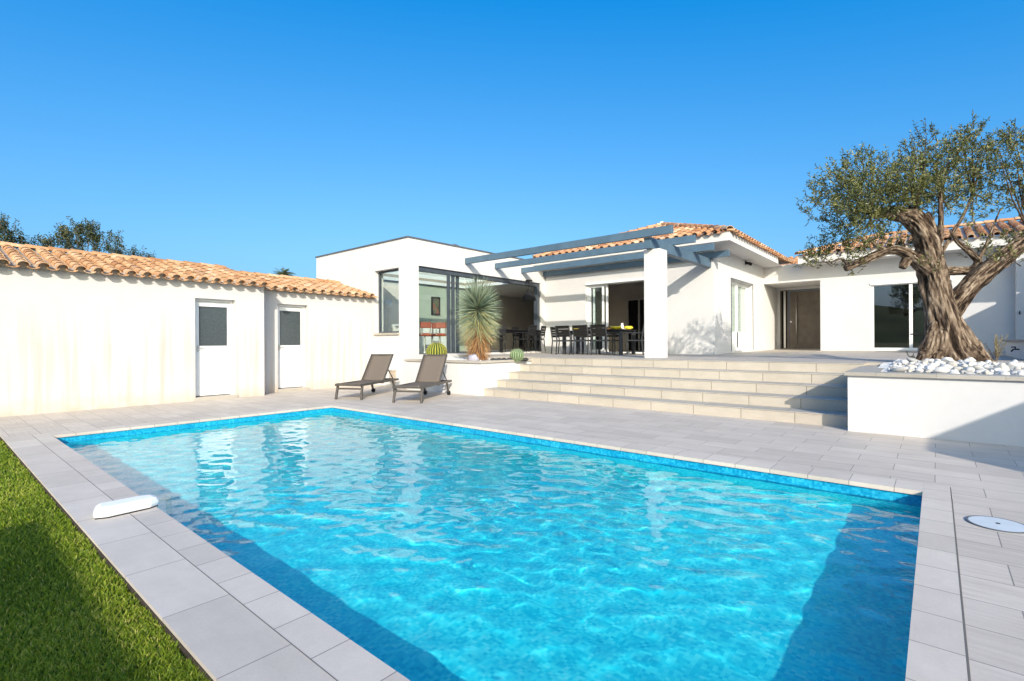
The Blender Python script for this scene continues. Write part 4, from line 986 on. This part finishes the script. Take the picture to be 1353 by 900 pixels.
# pebbles and rocks
ICO = None
def rock_mesh(name, mat, seed, sx, sy, sz, rough=.18):
    bm = bmesh.new(); bmesh.ops.create_icosphere(bm, subdivisions=3, radius=1); rg = random.Random(seed)
    ds = [(Vector((rg.gauss(0, 1), rg.gauss(0, 1), rg.gauss(0, 1))).normalized(), rg.uniform(.55, .95)) for _ in range(9)]
    for v in bm.verts:
        co = v.co.copy()
        for d, c in ds:
            k = co.dot(d)
            if k > c: co -= d*(k-c)*.85
        v.co = Vector((co.x*sx, co.y*sy, co.z*sz))
    me = bpy.data.meshes.new(name); bm.to_mesh(me); bm.free(); me.polygons.foreach_set('use_smooth', [True]*len(me.polygons)); me.materials.append(mat); return me
rk = bpy.data.objects.new('rock', rock_mesh('rock', M['purple_rock'], 5, .15, .12, .14)); COL.objects.link(rk); q = at(626, 470, 11.75); rk.location = (q.x, q.y, PZ+.05); rk.rotation_euler = (0, 0, .4)
tag(rk, 'mauve grey rock at the foot of the yucca', 'rock')
mb = MB()
for i in range(1500):
    x = random.uniform(-10.4, -8.15); y = random.uniform(8.46, 10.3)
    r = random.uniform(.015, .035); T = Matrix.Translation((x, y, PZ-.03+r*.4)) @ Matrix.Rotation(random.uniform(0, 6), 4, 'Z')
    vs = [T @ Vector((math.cos(k*1.0472)*r*1.3, math.sin(k*1.0472)*r, 0)) for k in range(6)]+[T @ Vector((math.cos(k*1.0472+.5)*r*.7, math.sin(k*1.0472+.5)*r*.6, r*.7)) for k in range(6)]
    mb._add(vs, [(k, (k+1) % 6, 6+(k+1) % 6, 6+k) for k in range(6)]+[tuple(6+k for k in range(6))])
tag(mb.build('gravel', M['gravel'], smooth=True), 'white gravel covering the soil round the yucca', 'gravel', kind='stuff')
dark = rock_mesh('dark_stone', M['black_pot'], 3, .10, .07, .05)
for i in range(7):
    q = at(652+7*i, 470, 12.1+.05*i); o = bpy.data.objects.new('dark_stone', dark); COL.objects.link(o); o.location = (q.x, q.y, PZ+.0); o.rotation_euler = (0, 0, i*1.3)
    tag(o, 'dark pebble in the row along the planter between yucca and green cactus', 'stone', 'dark pebbles in the left planter')
whites = [rock_mesh('white_stone', (M['stone_white'], M['stone_white'], M['stone_grey'], M['stone_white'], M['stone_warm'], M['stone_white'])[i], 20+i, *s_) for i, s_ in enumerate(((.10, .075, .055), (.085, .08, .06), (.12, .07, .05), (.07, .06, .05), (.095, .065, .07), (.06, .055, .04)))]
cnt = 0; pts = []
tries = 0
while cnt < 285 and tries < 9000:
    tries += 1
    uu = random.random()
    x = random.uniform(-.5, 1.35); y = 8.37+1.7*random.random()**1.5
    if y > 9.6 and (x+.0)**2+(y-10.5)**2 < .35**2: continue
    if x > .0935*y+.25: continue
    r = random.uniform(.42, .95)
    if any((x-a)**2+(y-b)**2 < (.074*(r+c))**2 for a, b, c in pts): continue
    pts.append((x, y, r))
    zg = PZ-.04+.12*math.exp(-((x-.2)**2+(y-10.4)**2)/1.6)
    o = bpy.data.objects.new('white_stone', whites[cnt % 6]); COL.objects.link(o)
    o.location = (x, y, zg+.035*r+random.choice((0, 0, .03))); o.scale = (r, r, r); o.rotation_euler = (random.uniform(-.4, .4), random.uniform(-.4, .4), random.uniform(0, 6.28))
    tag(o, 'rounded white stone heaped at the foot of the olive tree', 'stone', 'white stones under the olive tree'); cnt += 1
# ------------------------------------------------------------------ olive tree
OD = 8.35
ol = thing('olive_tree', 'old olive tree with a thick gnarled leaning trunk and sparse grey green crown', 'olive tree', at(1258, 474, OD))
def O(u, v, dd=0): return at(u, v, OD+dd)
mb = MB()
from mathutils import noise as mn
def limb(pts, rad, n=14, sub=4, wob=.16):
    P = [Vector(p) for p in pts]; out = []; ro = []
    for i in range(len(P)-1):
        p0, p1, p2, p3 = P[max(i-1, 0)], P[i], P[i+1], P[min(i+2, len(P)-1)]
        for k in range(sub):
            t = k/sub
            out.append(.5*((2*p1)+(p2-p0)*t+(2*p0-5*p1+4*p2-p3)*t*t+(3*p1-p0-3*p2+p3)*t**3)); ro.append(rad[i]+(rad[i+1]-rad[i])*t)
    out.append(P[-1]); ro.append(rad[-1])
    b0 = len(mb.v); f0 = len(mb.f); mb.tube(out, ro, n)
    m = len(out); sd = random.uniform(0, 50); s = 0; G = []
    for i in range(m):
        if i: s += (out[i]-out[i-1]).length
        for k in range(n):
            a = 2*math.pi*k/n+s*.35+.5*mn.noise(Vector((s*1.3, sd, 0))); c = out[i]; v = Vector(mb.v[b0+i*n+k]); q = ro[i]/.25
            p = Vector((math.cos(a)*1.3, math.sin(a)*1.3, s*1.5/max(.35, q)+sd))
            big = mn.noise(p*1.1); r1 = 1-2*abs(mn.noise(Vector((p.x*2.6, p.y*2.6, p.z*1.0)))); r2 = 1-2*abs(mn.noise(Vector((p.x*6, p.y*6, p.z*2.2))))
            kn = max(0, mn.noise(Vector((p.x*1.7+9, p.y*1.7, p.z*.9)))-.25); f = 1+wob*(1.0*big+.75*(r1-.5)+.35*(r2-.5)+1.6*kn); G.append(min(1, max(0, .52+.30*(r1-.5)*1.6+.42*(r2-.5)+.15*big)))
            mb.v[b0+i*n+k] = tuple(c+(v-c)*f)
    for i in range(m-1):
        for k in range(n): mb.t[f0+i*n+k] = G[i*n+k]
    return out
limb([O(1258, 484), O(1256, 474), O(1250, 452), O(1244, 420), O(1237, 388), O(1231, 360), O(1226, 335), O(1224, 318)], [.46, .36, .26, .215, .20, .195, .175, .13], 72, 14, .17)
for u0, v0, u1 in ((1232, 458, 1214), (1272, 455, 1310), (1262, 455, 1284), (1244, 458, 1236)):   # root flare
    limb([O(u0*.6+1246*.4, v0-44, .02), O(u0, v0-20, -.10), O((u0*2+u1)/3, v0+2, -.17), O(u1, 481, -.14)], [.02, .085, .11, .05], 28, 10, .25)
limb([O(1247, 425, .05), O(1260, 405, .02), O(1280, 380), O(1305, 357), O(1330, 338), O(1362, 312, .1), O(1400, 285, .2)], [.13, .15, .145, .14, .135, .12, .09], 48, 12, .17)
limb([O(1236, 375), O(1232, 345, -.1), O(1224, 318, -.15), O(1213, 297, -.15), O(1196, 285, -.1), O(1176, 281, 0), O(1155, 284, .1)], [.145, .16, .155, .145, .13, .105, .06], 48, 12, .2)
limb([O(1226, 330, -.1), O(1229, 312, -.15), O(1226, 292, -.12), O(1220, 284, -.1)], [.12, .10, .085, .075], 32, 8, .22)
limb([O(1233, 362), O(1214, 347, -.1), O(1194, 333, -.1), O(1174, 331, 0), O(1148, 341, .1), O(1117, 355, .15)], [.14, .105, .075, .068, .062, .055], 28, 8, .2)
limb([O(1204, 338, -.1), O(1197, 346, -.1), O(1192, 354, -.1)], [.09, .065, .05], 20, 6, .25)
limb([O(1122, 352, .15), O(1112, 342, .2), O(1098, 346, .25), O(1072, 346, .3)], [.035, .018, .012, .006], 8, 3, .1)
limb([O(1172, 332, 0), O(1160, 326, .05), O(1150, 318, .1)], [.05, .03, .012], 12, 4, .15)
limb([O(1236, 335, .1), O(1242, 310, .1), O(1243, 280, .1), O(1241, 250, .15), O(1236, 215, .2)], [.055, .045, .036, .026, .010], 16, 5, .12)
limb([O(1240, 340, .15), O(1258, 310, .2), O(1276, 278, .3), O(1290, 240, .4), O(1300, 205, .5)], [.04, .028, .022, .016, .008], 12, 4, .1)
limb([O(1244, 358, .2), O(1266, 358, .25), O(1284, 357, .2), O(1292, 345, .15), O(1280, 332, .1), O(1267, 321, .1), O(1255, 305, .1)], [.07, .07, .066, .058, .048, .035, .012], 24, 6, .18)
limb([O(1292, 345, .15), O(1300, 330, .1), O(1312, 300, 0), O(1322, 275, -.1)], [.035, .022, .016, .008], 8, 4, .1)
BL = [  # crown clusters: px, py, radius px, depth offset, sprigs
 (1172, 258, 18, -.2, 20), (1142, 282, 16, -.2, 16), (1205, 250, 20, -.2, 20), (1232, 244, 22, -.3, 20), (1130, 262, 26, -.35, 30), (1110, 238, 26, .3, 26),
 (1098, 250, 30, .1, 34), (1078, 262, 16, .1, 8), (1125, 222, 30, .0, 36), (1150, 212, 22, .3, 20), (1162, 235, 36, -.3, 50), (1118, 278, 32, .3, 40), (1150, 262, 34, -.1, 54), (1188, 248, 34, .3, 46), (1185, 215, 20, .5, 14),
 (1212, 228, 26, -.3, 26), (1205, 200, 14, .2, 9), (1212, 178, 13, .2, 9), (1224, 162, 8, .2, 5), (1222, 205, 14, .1, 10), (1240, 222, 32, .1, 42), (1238, 188, 18, .3, 13), (1254, 196, 24, -.2, 22), (1258, 240, 30, .4, 34), (1280, 216, 30, .1, 30), (1277, 172, 17, 0, 14), (1285, 158, 12, .1, 9), (1266, 182, 14, .3, 10),
 (1292, 190, 16, -.1, 10), (1302, 240, 26, .4, 24), (1322, 200, 26, -.1, 26), (1318, 176, 12, .1, 8), (1342, 185, 24, .1, 26), (1340, 165, 10, 0, 7), (1348, 225, 20, .2, 18), (1370, 200, 40, 0, 46), (1395, 240, 42, .2, 46), (1350, 258, 16, .1, 10), (1312, 262, 18, .2, 12), (1290, 262, 18, -.1, 10), (1285, 282, 14, .2, 6),
 (1140, 300, 26, -.2, 22), (1115, 305, 22, .1, 13), (1156, 306, 18, .3, 10), (1178, 304, 16, .5, 7), (1098, 318, 20, .3, 7), (1085, 330, 16, .3, 6), (1078, 336, 14, .2, 14), (1120, 330, 16, .2, 7), (1140, 322, 16, 0, 8), (1220, 262, 26, .5, 26), (1248, 268, 18, .3, 10), (1200, 268, 16, .5, 8), (1130, 345, 14, .2, 4), (1290, 325, 14, .1, 5), (1312, 315, 12, .2, 4), (1342, 312, 16, .1, 8), (1335, 335, 14, -.15, 6), (1230, 345, 12, -.25, 3), (1200, 322, 12, .2, 8)]
LV = Blades(); px2m = OD/F
starts = [(O(1150, 284, .1), 1000, 1180), (O(1209, 288, -.1), 1180, 1232), (O(1242, 262, .12), 1232, 1268), (O(1286, 255, .35), 1268, 1318), (O(1362, 312, .1), 1318, 1500)]
for u, v, r, dd, ns in BL:
    c = O(u, v+(17 if v < 200 else 12 if v < 232 else 8), dd*1.5); rm = r*px2m
    s0 = next(s for s, a, b_ in starts if a <= u < b_) if v < 312 else O(min(max(u+14, 1100), 1350), min(v+18, 352), .12)
    mid = (s0+c)/2+Vector((random.uniform(-.06, .06), random.uniform(-.06, .06), random.uniform(0, .08)))
    if v < 312: mb.tube([s0, mid, c], [.016, .011, .005], 5)
    else: mb.tube([s0, mid, c], [.008, .006, .003], 4)
    for k in range(int(ns*2.3)):
        dv = rdir(); p = c+Vector((dv.x, dv.y, dv.z))*rm*random.random()**.45*1.05
        # twig grows outwards and mostly upwards
        g_ = ((p-c).normalized()*.7+Vector((-.15, 0, .75))+rdir()*.55).normalized(); Lt = random.uniform(.10, .26)
        if k % 4 == 0 or r < 17: mb.tube([p, p+g_*Lt*.55, p+g_*Lt], [.004, .003, .0015], 3, cap=False)
        nl = random.randint(11, 17); bt = random.gauss(.45, .17)
        for q in range(nl):
            f = (q+.5)/nl; d = (g_*.55+rdir()*.8).normalized()
            LV.leaf(p+g_*Lt*f, d, random.uniform(.045, .075), random.uniform(.013, .021), min(1, max(0, random.gauss(bt, .2))))
trunk_ = mb.build('trunk', M['bark'], ol, smooth=True)
LV.build('crown', M['olive_leaf'], ol)
# little dry shrubs in the right planter
def shrub(loc, h, wd, n, label):
    t = thing('dry_shrub', label, 'shrub', loc); mb = MB(); B = Blades(); loc = Vector(loc)
    for i in range(n):
        a = random.uniform(0, 6.28); top = loc+Vector((math.cos(a)*wd*random.random(), math.sin(a)*wd*random.random(), h*random.uniform(.5, 1)))
        mid = (loc+top)/2+Vector((0, 0, .05)); mb.tube([loc, mid, top], [.006, .004, .002], 4)
        for k in range(26):
            f = random.uniform(.25, 1); p = loc.lerp(top, f); B.leaf(p, rdir()+Vector((0, 0, .5)), random.uniform(.02, .05), .012, random.random())
    mb.build('stem', M['bark2'], t); B.build('leaves', M['shrub'], t)
q = at(1316, 476, 8.9); shrub((q.x, q.y, PZ), .58, .26, 16, 'dry straw coloured shrub at the right of the olive trunk')
q = at(1203, 474, 9.2); shrub((q.x, q.y, PZ-.02), .24, .14, 6, 'tiny sparse shrub at the left foot of the olive trunk')
q = at(1296, 478, 8.9); shrub((q.x, q.y, PZ), .2, .1, 4, 'thin dry weed between the olive root and the straw coloured shrub')
# ------------------------------------------------------------------ trees behind the annex
def bushy_tree(label, base, H, lobes, leaf, n):
    t = thing('evergreen_tree', label, 'tree', base, 0, 'trees behind the annex'); base = Vector(base); mb = MB(); B = Blades()
    top = base+Vector((0, 0, H*.6)); mb.tube([base, base+Vector((.1, 0, H*.3)), top], [.28, .22, .12], 8)
    for (u, v, d_, r) in lobes:
        c = at(u, v, d_); mb.tube([top, (top+c)/2+Vector((0, 0, .2)), c], [.04, .025, .01], 5)
        for k in range(max(6, int(n*r*r))):
            p = c+rdir()*r*random.random()**.5; g_ = ((p-c).normalized()*.5+Vector((0, 0, .8))+rdir()*.4).normalized(); Lt = random.uniform(.3, .6)
            mb.tube([p, p+g_*Lt], [.008, .004], 3, cap=False); bt = random.gauss(.45, .2)
            for q in range(46): B.leaf(p+g_*Lt*(q/45)+rdir()*.09, (g_*.5+rdir()).normalized(), leaf*random.uniform(.7, 1.2), leaf*.5, min(1, max(0, random.gauss(bt, .2))))
    mb.build('trunk', M['bark2'], t); B.build('crown', M['tree_leaf'], t)
def px_base(u, d_): p = at(u, 450, d_); return (p.x, p.y, -.05)
bushy_tree('dark evergreen tree rising behind the annex roof at the picture edge', px_base(-10, 20), 6, [(8, 322, 20, .5), (-12, 314, 20, .6), (4, 308, 20, .3), (26, 328, 20, .4), (-40, 314, 20, .7)], .085, 90)
bushy_tree('tall open dark tree standing highest behind the annex roof', px_base(112, 22), 6, [(108, 324, 22, .7), (100, 310, 22, .4), (118, 312, 22, .35), (108, 300, 22, .2), (130, 314, 22, .3), (75, 328, 22, .5), (58, 324, 22, .35), (142, 330, 22, .5), (92, 324, 22, .5), (136, 320, 22, .3), (160, 336, 22, .35), (45, 330, 22, .3)], .085, 75)
bushy_tree('small dark tree crown just showing over the middle of the annex roof', px_base(182, 24), 5, [(182, 348, 24, .4), (168, 346, 24, .3), (198, 351, 24, .3), (186, 343, 24, .2), (210, 354, 24, .2)], .08, 80)
# palm far behind
pb_ = at(375, 450, 42); pt = at(375, 362, 42); pm = thing('palm_tree', 'distant palm whose head of fronds shows above the tiled roof', 'palm', (pb_.x, pb_.y, -.05))
mb = MB(); mb.tube([(pb_.x, pb_.y, -.05), (pb_.x, pb_.y, pt.z)], [.28, .22], 10); mb.build('trunk', M['bark2'], pm)
B = Blades()
for i in range(70):
    d = rdir(); d.z = abs(d.z)*.9-.25; d.normalize(); L = random.uniform(.7, 1.15); dr = random.uniform(.2, .5); tn = random.random()
    for k in range(14):
        f = (k+1)/15; q = pt+d*L*f+Vector((0, 0, -dr*L*f*f)); sd = d.cross(Vector((0, 0, 1))).normalized()
        for s in (-1, 1): B.blade(q, sd*s+d*.7, .28*(1-.5*f), .03, .2, tn, 2)
B.build('crown', M['palm_leaf'], pm)
bpy.context.view_layer.update()
